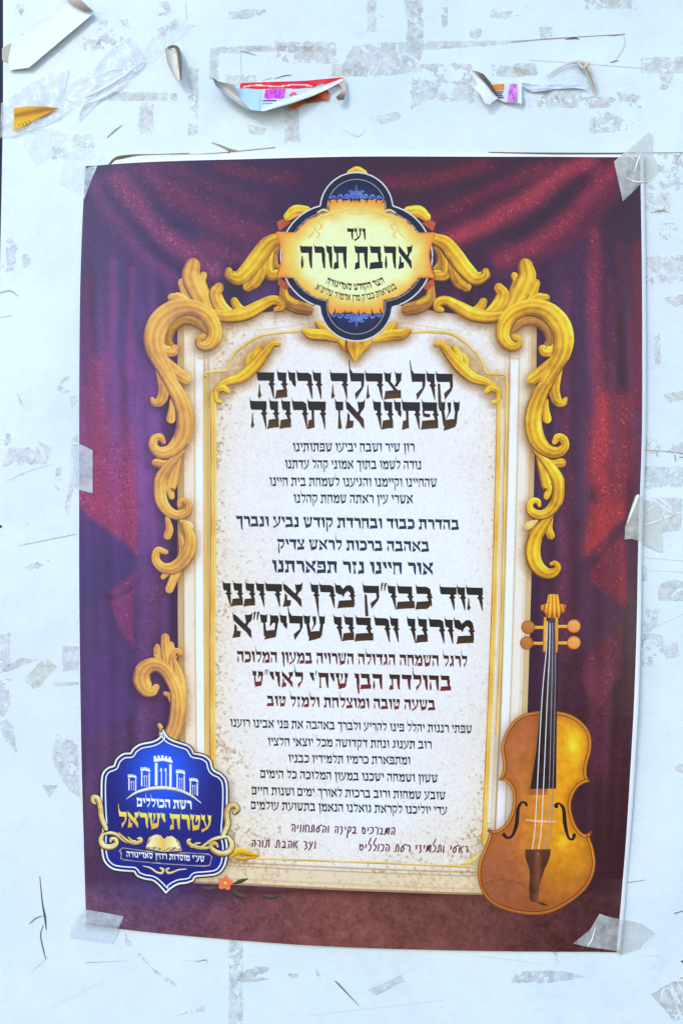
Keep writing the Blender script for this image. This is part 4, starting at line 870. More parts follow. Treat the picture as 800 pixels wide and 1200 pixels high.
# vine on the parchment, lace in the lobes
s = Strokes(); VP = np.array([(214, 160, 70), (232, 186, 92), (240, 200, 110), (244, 210, 130)], float)
for m in (None, 417.5):
    for P in ([(402, 250, 1), (394, 248, 2.0), (386, 252, 2.6), (376, 254, 1.4), (370, 262, 1.4), (368, 272, 1.2), (362, 279, 1.6)], [(388, 252, .8), (380, 247, 1.8), (372, 250, 1)], [(372, 260, .6), (377, 266, 1.8), (374, 270, 1)], [(369, 268, .6), (374, 276, 1.6), (371, 280, .8)], [(412, 247, 1.2), (406, 245, 1.8), (402, 249, 1)], [(416, 252, 1), (410, 250, 1.2)]):
        s.add([(x, y, w * .72) for x, y, w in P], pal=VP, mirror=m, na=5, doStamp=False, dens=5)
s.build('vine', 0.00066, CREST)
for y0, sg in ((233.5, -1), (369, 1)):
    s = Strokes(); c = (92, 116, 190)
    for m in (None, 417.3):
        for P in ([(417, 0, .8), (414, 5, 1.0), (417.3, 9.5, .8)], [(413, 0, 1), (411, 5, 1.3), (414, 8, .6)], [(417, 10, .8), (417.3, 15, .5)], [(410, 0, .8), (407, 4.5, 1.1), (404, 3, .9)], [(417, 3, 1.6), (416, 7, 1.2)], [(402, 0, .8), (399, 4, 1.0), (396, 2, .8)], [(394, 0, .7), (391, 2.6, .9), (388, 1, .5)], [(408, 1, 1.2), (404, 1, .8)], [(412, 9, .6), (409, 8, .9)]):
            s.add([(x, y0 + sg * y, w) for x, y, w in P], flat=c if m is None else (104, 128, 200), mirror=m, na=3, doStamp=False, dens=4, dh=0)
    s.add([(386, y0, .5), (449, y0, .5)], flat=(70, 96, 170), na=3, doStamp=False, dens=4, dh=0)
    s.build('lace_ornament', 0.00060, CREST)
INKB = (24, 22, 34)
text('crest_lettering', 'ועד', HEAVY, 406.4, 428, 282, 282, 13.3, INKB, None, 0.00066, CREST)
text('crest_lettering', 'אהבת תורה', HEAVY, 351.6, 482.4, 315.6, 315.4, 25.8, INKB, None, 0.00066, CREST, space=34)
text('crest_lettering', 'חצר הקודש סאדיגורה', HEAVY, 381, 451, 333, 332.4, 7.8, (60, 36, 40), None, 0.00066, CREST, sag=8.2, space=34)
text('crest_lettering', 'בנשיאות כבו״ק מרן אדמו״ר שליט״א', BOOK, 368.5, 465, 339.5, 338.6, 7.2, (60, 36, 40), None, 0.00066, CREST, sag=14.2, space=36)

# ---------------------------------------------------------------- blue badge bottom left
BADGE = part_root('badge', 194, 1045)
def badge_d(X, Y): return np.where(in_poly(X, Y, BOUT), 1, -1) * seg_dist(X, Y, BOUT)
def badge_col(X, Y):
    d = badge_d(X, Y); dd = np.maximum(d, 0)
    v = np.hypot((X - 192) / 62, (Y - 905) / 75)
    c = mixc(np.broadcast_to(np.array((0, 92, 240.)), X.shape + (3,)), np.array((8, 40, 116.)), smooth(0.05, 1.1, v)); c = mixc(c, np.array((14, 52, 180.)), 0.3 * np.exp(-((Y - 1000) / 20) ** 2))
    c = mixc(c, np.array((16, 40, 120.)), 0.85 * smooth(7.5, 5.5, dd))
    return ink(np.clip(c, 0, 255))
GOLDP = np.array([(92, 70, 50), (180, 146, 80), (230, 204, 136), (250, 242, 214)], float)
area('badge_field', [BOUT], badge_col, 0.00060, BADGE, 1.8)
ring('badge_outline', BOUT, -0.9, 0.9, (34, 38, 76), 0.00061, BADGE)
ring('badge_rim', BOUT, 0.7, 1.1, None, 0.00062, BADGE, pal=np.array([(150, 128, 84), (220, 206, 170), (240, 236, 226), (250, 248, 244)], float))
ring('badge_inline', BOUT, 5.3, 0.75, (212, 226, 246), 0.00062, BADGE)
Zb = lambda P: zs(P, 100, 840, 4)
for P in ([(100, 520, 10), (80, 470, 12), (74, 420, 12), (62, 382, 13), (42, 374, 12), (38, 392, 10), (48, 402, 6)], [(650, 545, 10), (668, 500, 12), (664, 450, 12), (676, 418, 13), (700, 410, 13), (714, 428, 12), (702, 444, 8)]):
    s = Strokes(); s.add([(x, y, w + 0.9) for x, y, w in Zb(P)], flat=(38, 40, 72), na=3, doStamp=False, dh=0); s.add(Zb(P), pal=GOLDP, na=9, doStamp=False, streak=.25, freq=6, dh=0.00003); s.build('badge_handle', 0.00064, BADGE)
for P3 in ([[(85, 545, 8), (76, 575, 12), (90, 600, 13), (122, 606, 13), (148, 592, 11), (146, 570, 9), (126, 568, 8), (122, 580, 5)], [(95, 545, 5), (120, 540, 8), (150, 548, 8), (176, 572, 7), (200, 584, 5)], [(160, 540, 3), (180, 560, 6), (205, 580, 7), (235, 588, 8), (262, 580, 9), (262, 566, 7), (250, 566, 4)], [(205, 560, 3), (222, 576, 5), (240, 578, 4)]],
           [[(672, 558, 8), (688, 590, 12), (676, 625, 13), (640, 636, 13), (604, 622, 12), (590, 598, 10), (610, 588, 9), (622, 602, 6)], [(665, 556, 5), (635, 560, 8), (600, 570, 8), (570, 590, 7), (545, 606, 5)], [(590, 606, 4), (560, 610, 7), (525, 606, 8), (495, 594, 9), (484, 578, 8), (494, 570, 5)], [(500, 606, 3), (520, 590, 5), (540, 586, 4)]]):
    s = Strokes()
    for P in P3: s.add([(x, y, w + 0.9) for x, y, w in Zb(P)], flat=(18, 30, 78), na=3, doStamp=False, dh=0)
    for P in P3: s.add(Zb(P), pal=GOLDP, na=7, doStamp=False, streak=.2, freq=5)
    s.build('badge_flourish', 0.00066, BADGE)
s = Strokes()
for P in ([(275, 694, 2), (310, 704, 4), (335, 722, 5), (360, 728, 6), (368, 712, 6), (356, 704, 5)], [(475, 708, 2), (440, 712, 4), (410, 724, 5), (390, 726, 6), (382, 712, 5), (394, 706, 5)]): s.add(Zb(P), pal=GOLDP, na=5, doStamp=False)
s.build('badge_flourish', 0.00066, BADGE)
WH = (236, 236, 240)
def tower(x0, x1, yt, yb, sk):
    """battlemented tower seen at a slight angle; measured on the enlarged badge"""
    w = x1 - x0; sl = sk * 0.10; s = Strokes(); h = yb - yt; L = []
    n = 5
    for i in range(n):
        a = x0 + w * i / n; p = 0.16 * h * (1 - abs((i + .5) / n - .5) * 1.1)
        L.append([(a, yt + sl * (a - x0) + h * .10 - p * .5), (a + w / n * .62, yt + sl * (a + w / n * .62 - x0) + h * .10 - p * .5), (a + w / n * .62, yt + sl * (a - x0) + h * .18), (a, yt + sl * (a - x0) + h * .18)])
    mid = (x0 + x1) / 2
    L.append([(x0, yt + h * .15), (mid, yt + h * .10 + sl * w / 2), (x1, yt + h * .15 + sl * w), (x1, yt + h * .25 + sl * w), (mid, yt + h * .19 + sl * w / 2), (x0, yt + h * .25)])
    L.append([(x0 + w * .06, yt + h * .28), (x0 + w * .20, yt + h * .27), (x0 + w * .20, yb), (x0 + w * .06, yb)])
    L.append([(x1 - w * .17, yt + h * .28 + sl * w), (x1 - w * .04, yt + h * .29 + sl * w), (x1 - w * .04, yb + sl * w), (x1 - w * .17, yb + sl * w)])
    for k in (.32, .56):
        L.append([(x0 + w * k, yt + h * .52), (x0 + w * (k + .06), yt + h * .44), (x0 + w * (k + .12), yt + h * .44 + sl * w * .5), (x0 + w * (k + .12), yb + sl * w * .5), (x0 + w * (k + .07), yb + sl * w * .5), (x0 + w * (k + .07), yt + h * .52), (x0 + w * (k + .03), yt + h * .56)])
    return [bz(p) for p in L]
for a in ((203, 244, 262, 340, 1), (262, 308, 228, 322, 1), (324, 411, 172, 318, 0.6), (428, 471, 238, 336, 1.2), (490, 532, 278, 360, 1.2)):
    area('tower', tower(*a), WH, 0.00066, BADGE, 9)
s = Strokes(); s.add(Zb([(196, 382, 1), (240, 352, 5), (300, 334, 7), (370, 329, 8), (440, 340, 7), (500, 366, 5), (545, 400, 1)]), pal=np.array([(150, 130, 90), (214, 200, 160), (240, 232, 210), (250, 248, 240)], float), na=5, doStamp=False); s.build('badge_arc', 0.00066, BADGE)
text('badge_lettering', 'רשת הכוללים', HEAVY, 161, 225, 944, 947.3, 10, WH, None, 0.00066, BADGE)
text('badge_lettering', 'עטרת ישראל', HEAVY, 139.5, 248, 967.8, 972.3, 17.5, (252, 220, 96), (214, 168, 48), 0.00066, BADGE, gap=6, space=28)
BAN = bz([(162, 622), (178, 608), (280, 622), (460, 630), (580, 636), (598, 650), (592, 672), (586, 692), (560, 696), (360, 684), (190, 668), (168, 660), (172, 640)])
area('badge_ribbon', [BAN], lambda X, Y: ink(mixc(np.broadcast_to(np.array((14, 40, 116.)), X.shape + (3,)), np.array((214, 198, 150.)), np.exp(-(seg_dist(X, Y, BAN) / 0.55) ** 2))), 0.00063, BADGE, 1.6)
text('badge_lettering', 'שע״י מוסדות רוזין סאדיגורה', BOOK, 149, 240, 1003, 1008.4, 6.6, WH, None, 0.00066, BADGE, gap=9, space=38)
# open book
def page(P, c0, c1, x0, x1): return lambda X, Y: ink(mixc(np.broadcast_to(np.array(c0, float), X.shape + (3,)), np.array(c1, float), np.clip((X - x0) / (x1 - x0), 0, 1)))
BOOKP = part_root('badge_book', 192, 997, BADGE)
area('book_cover', [bz([(276, 618), (292, 566), (330, 548), (372, 572), (420, 556), (448, 574), (462, 630), (372, 634)])], (34, 40, 70), 0.00064, BOOKP, 3)
area('page_block', [bz([(284, 612), (300, 560), (330, 548), (372, 566), (412, 556), (442, 576), (456, 622), (372, 628)])], lambda X, Y: ink(np.clip(np.array((206, 190, 150.)) * (0.8 + 0.3 * np.sin(X * 3.4 + Y))[..., None], 0, 255)), 0.00065, BOOKP, 1.5)
area('left_page', [bz([(292, 606), (318, 556), (338, 546), (358, 552), (372, 570), (372, 622), (350, 606), (320, 604)])], page(0, (250, 238, 196), (226, 180, 92), 173, 193), 0.00067, BOOKP, 2)
area('right_page', [bz([(372, 622), (372, 570), (386, 556), (408, 554), (422, 562), (446, 612), (420, 604), (394, 608)])], page(0, (226, 186, 100), (252, 244, 214), 193, 211), 0.00067, BOOKP, 2)

# flower lying at the foot of the tablet
FL = part_root('flower', 265, 1042)
for k in range(5):
    a = math.radians(-90 + 72 * k + 8); cx, cy = 264.5 + 4.9 * math.cos(a), 1033 + 4.4 * math.sin(a); t = np.linspace(0, 2 * math.pi, 16, endpoint=False)
    P = np.stack([cx + 4.6 * np.cos(t) * math.cos(a) - 3.6 * np.sin(t) * math.sin(a), cy + 4.6 * np.cos(t) * math.sin(a) + 3.6 * np.sin(t) * math.cos(a)], 1)
    area('petal', [P], lambda X, Y, cx=cx, cy=cy: ink(mixc(np.broadcast_to(np.array((228, 104, 66.)), X.shape + (3,)), np.array((246, 148, 104.)), np.clip(np.hypot(X - 264.5, Y - 1033) / 12 - 0.1, 0, 1))), 0.00050 + k * 0.00001, FL, 2)
t = np.linspace(0, 2 * math.pi, 12, endpoint=False); area('flower_heart', [np.stack([264.5 + 2 * np.cos(t), 1033 + 1.8 * np.sin(t)], 1)], (244, 196, 96), 0.00058, FL, 2)
LP = np.array([(44, 36, 40), (62, 58, 54), (76, 74, 64), (92, 90, 76)], float)
for P in ([(272, 1044, 1), (280, 1047, 3.6), (288, 1050, 1)], [(274, 1034, .8), (282, 1031, 2.4), (291, 1028, .6)], [(308, 1048, 1), (318, 1049, 2.6), (327, 1048, .8)], [(256, 1038, .8), (246, 1040, 2.2), (236, 1038, .6)], [(283, 1036, .5), (278, 1041, 1.6), (274, 1043, .6)]):
    s = Strokes(); s.add(P, pal=LP, na=5, doStamp=False); s.build('leaf', 0.00046, FL)
# ---------------------------------------------------------------- what earlier posters left on the board
RES_N = [0]
def residue(P, tone=(196, 188, 178), rough=1.3, cover=0.8, holes=None, name='tape_residue', step=0.6, stuff=False, mat=None, lift=0.0):
    """ragged patch of dried glue and paper inside outline P"""
    RES_N[0] += 1; k = RES_N[0]; P = np.array(P, float); x0, y0 = P.min(0) - 3; x1, y1 = P.max(0) + 3
    xs = np.arange(x0, x1, step); ys = np.arange(y0, y1, step); Xg, Yg = np.meshgrid(xs, ys)
    d = np.where(in_poly(Xg, Yg, P), 1, -1) * seg_dist(Xg, Yg, P)
    ox, oy = (k * 97) % 700, (k * 61) % 900
    def f(F): return samp(F, (Xg + ox) % (GW - 5), (Yg + oy) % (GH - 5))
    keep = (d + 0.45 * rough * (0.6 * f(N2) + 0.5 * f(N1) + 0.25 * f(N12)) > 0) & (d > -max(3, rough))
    thr = -1.6 + 1.9 * (1 - cover)
    keep &= (0.45 * f(N2) + 0.50 * f(N4) + 0.45 * f(N1) + 0.35 * f(N12)) / 0.88 > thr
    for q in (holes or []):
        Q = spline(np.array(q, float)[:, :2], per=5); keep &= seg_dist(Xg, Yg, Q, False) > 0.9 + 0.5 * f(N2)
    j, i = np.nonzero(keep)
    if len(j) == 0: return None
    w = len(xs) + 1; c0 = j * w + i; q = np.stack([c0, c0 + w, c0 + w + 1, c0 + 1], 1); u, inv = np.unique(q, return_inverse=True); q = inv.reshape(-1, 4)
    vx = x0 + (u % w) * step; vy = y0 + (u // w) * step
    tn = np.array(tone, float) * (1 + 0.05 * samp(N4, (vx + ox) % 890, (vy + oy) % 1290) + 0.05 * samp(N1, (vx + oy) % 890, (vy + ox) % 1290))[:, None]
    o = mesh_obj(name, W(vx, vy, 0.00025 + lift + 0.00002 * (k % 9)), q, mat or M_RES, BOARD, ink(np.clip(tn, 0, 255)), True)
    if stuff: o['kind'] = 'stuff'
    return o
def R4(x0, y0, x1, y1, sk=0): return [(x0, y0 + sk), (x1, y0), (x1, y1), (x0, y1 + sk)]
G1, G2, G3, G4 = (192, 187, 180), (178, 172, 162), (198, 196, 196), (190, 190, 206)
for a in ([R4(127, 108, 196, 118), G1, 1.0, .9], [R4(200, 109, 207, 117), G2, 1.0, .9], [R4(163, 120, 179, 157), G3, 2.0, .62], [[(246, 56), (300, 53), (376, 54), (376, 61), (300, 60), (256, 63), (256, 94), (245, 94)], G1, 1.2, .85],
          [R4(221, 80, 232, 158), G3, 2.2, .6], [R4(324, 50, 393, 74, -1), G1, 3, .55], [R4(388, 74, 424, 88), G1, 2.5, .66], [R4(333, 128, 350, 166), G1, 1.6, .8], [R4(264, 88, 300, 101), G3, 2.5, .45],
          [[(473, 0), (495, 0), (495, 62), (487, 78), (472, 76), (477, 30)], (182, 178, 172), 0.9, .96, [[(474, 62, 1), (490, 72, 1)], [(478, 20), (494, 34)], [(480, 6), (488, 14)]]],
          [[(412, 54), (440, 50), (472, 49), (474, 76), (494, 78), (494, 84), (440, 89), (402, 90), (400, 78)], (194, 188, 182), 1.5, .86, [[(424, 55), (438, 72), (430, 88)], [(466, 58), (470, 76)], [(446, 70), (436, 88)]]],
          [[(495, 47), (560, 48), (620, 46), (620, 49), (560, 54), (520, 57), (495, 59)], G1, 0.8, .92], [[(486, 75), (552, 74), (556, 96), (540, 98), (512, 96), (508, 84)], G1, 2.2, .82, [[(520, 78), (530, 96)]]], [[(484, 92), (556, 98), (552, 118), (500, 116), (480, 128)], G3, 3.5, .42],
          [[(574, 75), (620, 80), (622, 88), (600, 91), (576, 88)], (184, 180, 174), 1.2, .9], [[(550, 34), (564, 33), (563, 41), (557, 46), (550, 43)], G1, .8, .95], [R4(430, 0, 440, 36), G3, 2, .55], [R4(632, 32, 646, 47), G3, 2, .4], [R4(684, -4, 740, 10), G1, 3, .55],
          [R4(750, 66, 806, 85, 1), (200, 192, 188), .8, .97], [R4(600, 74, 628, 88), G2, 2, .75], [R4(612, 114, 750, 126, -1), (190, 182, 170), 2.4, .5], [R4(636, 108, 680, 116), G3, 2, .45], [R4(770, 179, 806, 196), G1, 2.4, .5], [[(690, 132), (712, 132), (738, 142), (745, 154), (690, 155)], G3, 2.5, .34],
          [R4(774, 86, 786, 104), G3, 2.5, .4], [R4(756, 226, 784, 250), G3, 3, .3], [R4(772, 262, 806, 280), G3, 3, .35], [R4(756, 300, 806, 330), G3, 4, .22], [R4(752, 196, 800, 220), G3, 3, .3],
          [[(761, 583), (798, 584), (797, 622), (775, 624), (775, 602)], (192, 184, 172), 1.2, .86, [[(764, 584), (780, 596), (796, 606)], [(770, 583), (786, 594)], [(778, 606), (796, 600)]]], [R4(755, 546, 806, 570, 1), (192, 200, 212), 2.4, .62], [R4(756, 520, 806, 536, -6), G3, 2, .3],
          [[(772, 684), (780, 681), (806, 680), (806, 704), (770, 704)], (186, 180, 174), .9, .95, [[(786, 698), (792, 692), (798, 690)]]], [R4(751, 663, 757, 680), G1, 1, .7], [[(754, 714), (772, 712), (768, 734), (760, 746), (752, 744)], G3, 3, .5], [R4(752, 744, 776, 780), G3, 3, .28],
          [[(762, 1165), (787, 1150), (806, 1150), (806, 1192), (789, 1196)], (158, 150, 144), .8, .97, [[(773, 1170), (776, 1160), (784, 1158), (792, 1178), (797, 1194)], [(784, 1150), (790, 1166), (799, 1180)], [(793, 1152), (806, 1172)]]], [[(600, 1139), (640, 1137), (670, 1140), (689, 1145), (650, 1150), (640, 1152), (598, 1151)], (176, 176, 196), 1.4, .88], [[(646, 1114), (652, 1115), (653, 1130)], (196, 182, 156), .5, 1],
          [[(4, 540), (10, 525), (44, 523), (56, 543), (2, 547)], (206, 204, 216), 1.2, .84], [[(45, 517), (61, 524), (55, 540)], (212, 198, 190), .6, 1], [R4(6, 508, 13, 522), G4, 1.2, .7], [[(74, 441), (92, 440), (90, 470), (84, 478), (78, 462), (66, 456)], (214, 212, 216), 2.4, .55], [[(82, 566), (88, 566), (80, 602), (75, 594)], (204, 196, 212), .8, .9], [R4(65, 546, 71, 572, 4), G4, 2.2, .6], [R4(84, 506, 92, 518), G3, 1.5, .6],
          [R4(268, 1099, 284, 1204), (192, 194, 196), 1.2, .9], [[(138, 1088), (148, 1088), (156, 1108), (150, 1110)], (186, 192, 214), .9, .92], [[(159, 1116), (163, 1117), (186, 1140), (207, 1152), (206, 1157), (184, 1142)], (190, 190, 210), .9, .9],
          [[(282, 1140), (300, 1132), (315, 1133), (314, 1138), (294, 1146), (308, 1145), (318, 1147), (300, 1150), (276, 1150)], (150, 146, 140), 1.2, .72], [[(337, 1141), (349, 1141), (346, 1147), (341, 1145)], (146, 140, 134), .6, .95], [[(370, 1135), (376, 1145), (370, 1143)], (140, 136, 140), .8, .85],
          [[(24, 300), (34, 297), (38, 310), (28, 316)], G3, 2, .3], [R4(8, 280, 18, 318), G4, 2.5, .4], [[(0, 742), (12, 742), (11, 786), (0, 788)], (206, 206, 216), 1.4, .72], [R4(0, 796, 14, 806), G4, 2, .5], [R4(18, 4, 28, 18), G3, 2.2, .5], [R4(186, 2, 200, 18), G3, 2.2, .5], [R4(115, 24, 150, 50), G3, 4, .2], [R4(98, 50, 140, 64, -6), G3, 3, .26], [R4(62, 172, 80, 184), (202, 198, 190), 3, .4], [R4(85, 158, 110, 172), (222, 214, 200), 3, .4]):
    residue(*a)
for P, tone in (([(60, -6), (470, -6), (480, 50), (240, 52), (70, 60)], G3), ([(480, -6), (806, -6), (806, 64), (640, 70), (500, 40)], G1), ([(250, 60), (420, 66), (420, 130), (360, 168), (230, 160)], G3), ([(420, 88), (570, 92), (600, 124), (560, 168), (430, 160)], G3),
                ([(610, 80), (806, 90), (806, 178), (700, 170), (620, 130)], G1), ([(110, 80), (230, 66), (226, 176), (120, 170)], G3), ([(753, 190), (806, 190), (806, 420), (757, 430)], G1), ([(757, 440), (806, 440), (806, 700), (752, 690)], G3), ([(750, 700), (806, 710), (806, 960), (742, 960)], G3),
                ([(4, 200), (94, 206), (92, 330), (4, 330)], G4), ([(0, 420), (92, 424), (92, 620), (0, 640)], G4), ([(0, 700), (92, 690), (96, 900), (0, 900)], G4), ([(0, 960), (98, 980), (84, 1060), (70, 1204), (0, 1204)], G4), ([(90, 1106), (260, 1104), (262, 1204), (90, 1204)], G4),
                ([(286, 1112), (520, 1118), (520, 1204), (288, 1204)], G3), ([(530, 1120), (720, 1122), (760, 1204), (530, 1204)], G4), ([(735, 980), (806, 980), (806, 1140), (770, 1150)], G3)):
    residue(P, tone, 22, .97, name='paste_smear', step=3.0, mat=M_SMEAR, stuff=True)
r = np.random.default_rng(77)      # small leftovers of torn tape
for P, tn in (([(268, 14), (300, 10), (312, 12), (300, 20), (270, 23)], G3), ([(322, 40), (338, 34), (341, 40), (328, 46)], G1), ([(184, 34), (206, 22), (210, 30), (190, 44)], G3), ([(516, 8), (524, 8), (523, 34), (517, 30)], G1), ([(574, 14), (606, 12), (616, 16), (590, 22), (574, 20)], G3),
              ([(722, 108), (750, 112), (744, 120), (726, 118)], G2), ([(432, 138), (466, 130), (470, 138), (446, 146)], G3), ([(290, 146), (312, 150), (308, 158), (292, 156)], G3), ([(776, 350), (800, 344), (801, 356), (790, 360)], G1), ([(764, 398), (772, 390), (774, 424), (767, 428)], G3), ([(776, 462), (802, 456), (803, 468), (782, 472)], G1),
              ([(771, 760), (792, 752), (796, 768), (780, 772)], G3), ([(782, 900), (800, 894), (800, 906)], G1), ([(28, 664), (56, 652), (58, 659), (34, 670)], G4), ([(430, 1160), (470, 1142), (474, 1150), (440, 1166)], G4), ([(206, 1190), (238, 1178), (240, 1184)], G4), ([(54, 948), (78, 955), (72, 961)], G4)):
    residue(P, tn, 1.0, .6)
for P, tn in (([(8, 779), (24, 771), (48, 773), (30, 778), (10, 787)], G2), ([(28, 796), (52, 770), (67, 780), (42, 810)], G1), ([(73, 756), (92, 757), (92, 784), (74, 786)], G4), ([(0, 806), (10, 808), (13, 824), (4, 840), (0, 838)], G4), ([(0, 846), (8, 842), (16, 850), (20, 884), (4, 864)], G4), ([(48, 919), (68, 920), (58, 934)], G2),
              ([(66, 860), (90, 870), (94, 935), (80, 925), (60, 890)], G4), ([(64, 800), (92, 799), (92, 803), (64, 804)], G3)):
    residue(P, tn, .8, .8)
DB, MB_, LG = (112, 98, 84), (160, 148, 134), (190, 194, 198)
def crack_and_shade(P, c=DB, name='crack_shade_line'):
    s = Strokes(); s.add([(x + 0.3 * math.sin(3.1 * i), y + 0.3 * math.cos(2.3 * i), w * .72) for i, (x, y, w) in enumerate(P)], flat=c, na=3, doStamp=False, dens=6, dh=0); s.build(name, 0.0005, BOARD, mat=M_CRACK_SHADE, hf=lambda X, Y: 0.0 * X)
for P, c in (([(126, 161, .6), (133, 155, 1.2), (143, 147, .6)], MB_), ([(248, 167, .4), (258, 171, 1.6), (270, 176, 2.2), (278, 176, .4)], MB_), ([(270, 175, .5), (266, 184, 1), (272, 182, .6)], MB_), ([(200, 181.5, .5), (250, 180, .7), (322, 173, .8)], MB_),
             ([(128, 193, 1.6), (138, 186, 3.2), (158, 182, 1.4), (176, 181, .6), (222, 180, .5)], DB), ([(449, 180, .6), (460, 183, 1.8), (477, 184, .6)], MB_), ([(572, 178.2, .5), (612, 180, 1.6), (700, 180.5, 2.0), (745, 179, .8)], (120, 98, 76)), ([(745, 179, .8), (806, 179, .6)], MB_),  # brown wedges: shadow under the lifted paper edge, painted as strokes
             ([(600, 49, .4), (640, 46, .8), (700, 42, .5), (720, 41, 1.3), (732, 40, .4)], MB_), ([(662, 46, .5), (672, 45, 1.6), (678, 46, .5)], DB), ([(730, 40, .6), (731, 54, 1.0), (720, 72, .6)], LG), ([(714, 73, .5), (718, 72.5, 1.2), (724, 71, .5)], MB_), ([(620, 70, .3), (750, 80, .4)], LG),
             ([(47, 1027, .5), (50, 1058, .9), (53, 1074, 1.6), (54.5, 1089, .5)], (84, 76, 84)), ([(51, 1084, .5), (48, 1096, .8), (51, 1112, .9), (54, 1124, .4)], (96, 90, 96)), ([(54, 1124, .4), (45, 1132, .6), (39, 1138, .4)], LG), ([(35, 1082, .6), (43, 1076, 1.2), (51, 1073, .5)], (130, 124, 122)),
             ([(9, 563, .3), (35, 552, .45), (62, 544, .3)], (186, 200, 206)), ([(30, 638, .4), (60, 632, .55), (90, 626, .4)], (150, 164, 174)), ([(22, 640, .3), (34, 636, .3)], LG), ([(754, 653, .3), (806, 658, .3)], LG), ([(734, 1034, .4), (745, 1033, .6), (756, 1031, .3)], (120, 124, 130)), ([(230, 1127, .3), (240, 1125, .8), (243, 1127, .4)], (126, 122, 124)), ([(214, 1125, .2), (232, 1126, .3)], LG),
             ([(100, 1128, .3), (106, 1128, .8), (150, 1126, .25)], (176, 180, 184)), ([(392, 1149, .5), (398, 1155, 1.2), (420, 1178, .3)], (110, 104, 104)), ([(790, 1070, .9), (795, 1069, .6), (806, 1066, .6)], (90, 84, 86)), ([(798, 1126, 1.4), (806, 1130, 1.6)], (74, 66, 64)), ([(797, 1146, 1), (806, 1144, 1.2)], (180, 164, 120)),
             ([(795, 535, .4), (806, 538, 1.0)], DB), ([(754, 527, .4), (790, 530, .7), (806, 534, 1.2)], MB_), ([(768, 529, .4), (770, 535, .8)], MB_), ([(790, 533, .8), (791, 540, 1.0)], MB_), ([(762, 249, .4), (774, 247, 1.2), (783, 249, .4)], MB_), ([(776, 232, .4), (779, 233, .8)], MB_), ([(774, 262, .3), (790, 262, .3)], LG), ([(791, 192, .4), (794, 184, .6), (798, 180, .4)], MB_),
             ([(0.5, 616, 1.6), (1.5, 617.5, 1.8)], (20, 20, 24)), ([(21, 461, .4), (25, 473, 1.1)], (200, 186, 190)), ([(0, 343, 1.0), (12, 341, 1.4), (22, 347, .6)], (176, 178, 182)), ([(0, 372, .6), (14, 370, .6)], LG), ([(43, 28, .4), (33, 40, .8), (25, 40, .5)], LG), ([(62, 1180, .2), (120, 1150, .3)], (190, 204, 214)), ([(282, 60, .3), (283, 96, .3)], LG), ([(282, 60, .5), (290, 62, .9), (300, 65, .4)], MB_),
             ([(322, 92, .4), (334, 89, .8), (341, 88, .4)], (110, 98, 88)), ([(308, 94, .5), (318, 92, .8)], LG), ([(218, 2, .3), (219, 24, .3)], LG), ([(753, 740, .3), (800, 720, .3)], LG), ([(756, 668, .3), (806, 671, .3)], LG), ([(560, 1120, .3), (640, 1130, .3)], (186, 200, 212)), ([(360, 1190, .3), (520, 1172, .3)], (186, 200, 212)), ([(750, 1120, .3), (774, 1122, .3), (774, 1140, .2)], (190, 198, 210)), ([(402, 152, .3), (419, 160, .5), (427, 153, .3)], LG)):
    crack_and_shade(P, c)
# tiny flecks of paint and dirt, too many to count
r = np.random.default_rng(21); s = Strokes()
for _ in range(420):
    x, y = r.uniform(4, 800), r.uniform(0, 1200)
    if 96 < x < 748 and 190 < y < 1108: continue
    if r.random() < 0.45 and y > 200: continue
    L = r.uniform(.3, 2.0); a = r.uniform(0, 6.3); c = r.choice([140, 166, 186, 200, 208]); s.add([(x, y, r.uniform(.2, .55)), (x + L * math.cos(a), y + .5 * L * math.sin(a), .2)], flat=(c, c * .97, c * .94), na=3, doStamp=False, dens=2, dh=0)
fl = s.build('dirt_flecks', 0.0006, BOARD, mat=M_CRACK_SHADE, hf=lambda X, Y: 0.0 * X); fl['kind'] = 'stuff'

# ---------------------------------------------------------------- tape that holds the poster
POUT = np.vstack([spline(ET)[:-1], spline(ER)[:-1], spline(EB)[::-1][:-1], spline(EL)[::-1][:-1]])
PM = in_poly(gx, gy, POUT) * 1.0; PMB = np.clip(blur(PM, 2.5) * 2.2, 0, 1)
def over_poster(extra=0.0012, wr=0.0006):
    return lambda X, Y: extra * .6 + np.clip(poster_h(X, Y) * samp(PMB, X, Y), 0, .02) + wr * (0.5 + 0.5 * np.clip(samp(N12, X + 31, Y), -1, 2))
def tape(label, P, mat, creases=(), group='pieces of tape holding the poster', name='tape_piece'):
    P = np.array(P, float); c = P.mean(0); t = thing(name, label, 'tape', tuple(W(c[0], P[:, 1].max(), 0.0)), group)
    area('strip', [P], (235, 235, 232), 0.0003, t, 3, mat, over_poster())
    if creases:
        for q in creases:
            s = Strokes(); s.add(q, flat=(236, 236, 230), na=3, doStamp=False, dens=6, dh=0); s.build('crease', 0.0007, t, M_SCRAP, over_poster())
    return t
tape('crinkled clear tape over the top right corner of the poster', [(717.5, 191), (735, 176), (748, 164), (759, 155), (764, 158), (765, 163), (764, 180), (772, 199), (755, 214), (727.5, 237.5)], M_TAPE_Y, [[(750, 180, .3), (745, 190, .9), (741, 203, .5)], [(731, 210, .3), (745, 215, .7), (760, 212, .5), (770, 200, .3)], [(720, 190, .3), (732, 180, .6), (741, 190, .3)]])
tape('yellowish tape with a folded edge on the right side of the poster', [(742, 580.5), (748, 581), (762, 588), (775, 595), (775, 648), (752, 637), (744, 633), (738, 631), (729.7, 632), (730, 618), (734, 605)], M_TAPE_Y, [[(745, 581, 1.6), (739, 596, 1.5), (733, 612, .6)], [(752, 616, .4), (764, 612, .8), (775, 608, .4)], [(750, 602, .3), (764, 594, .6)]])
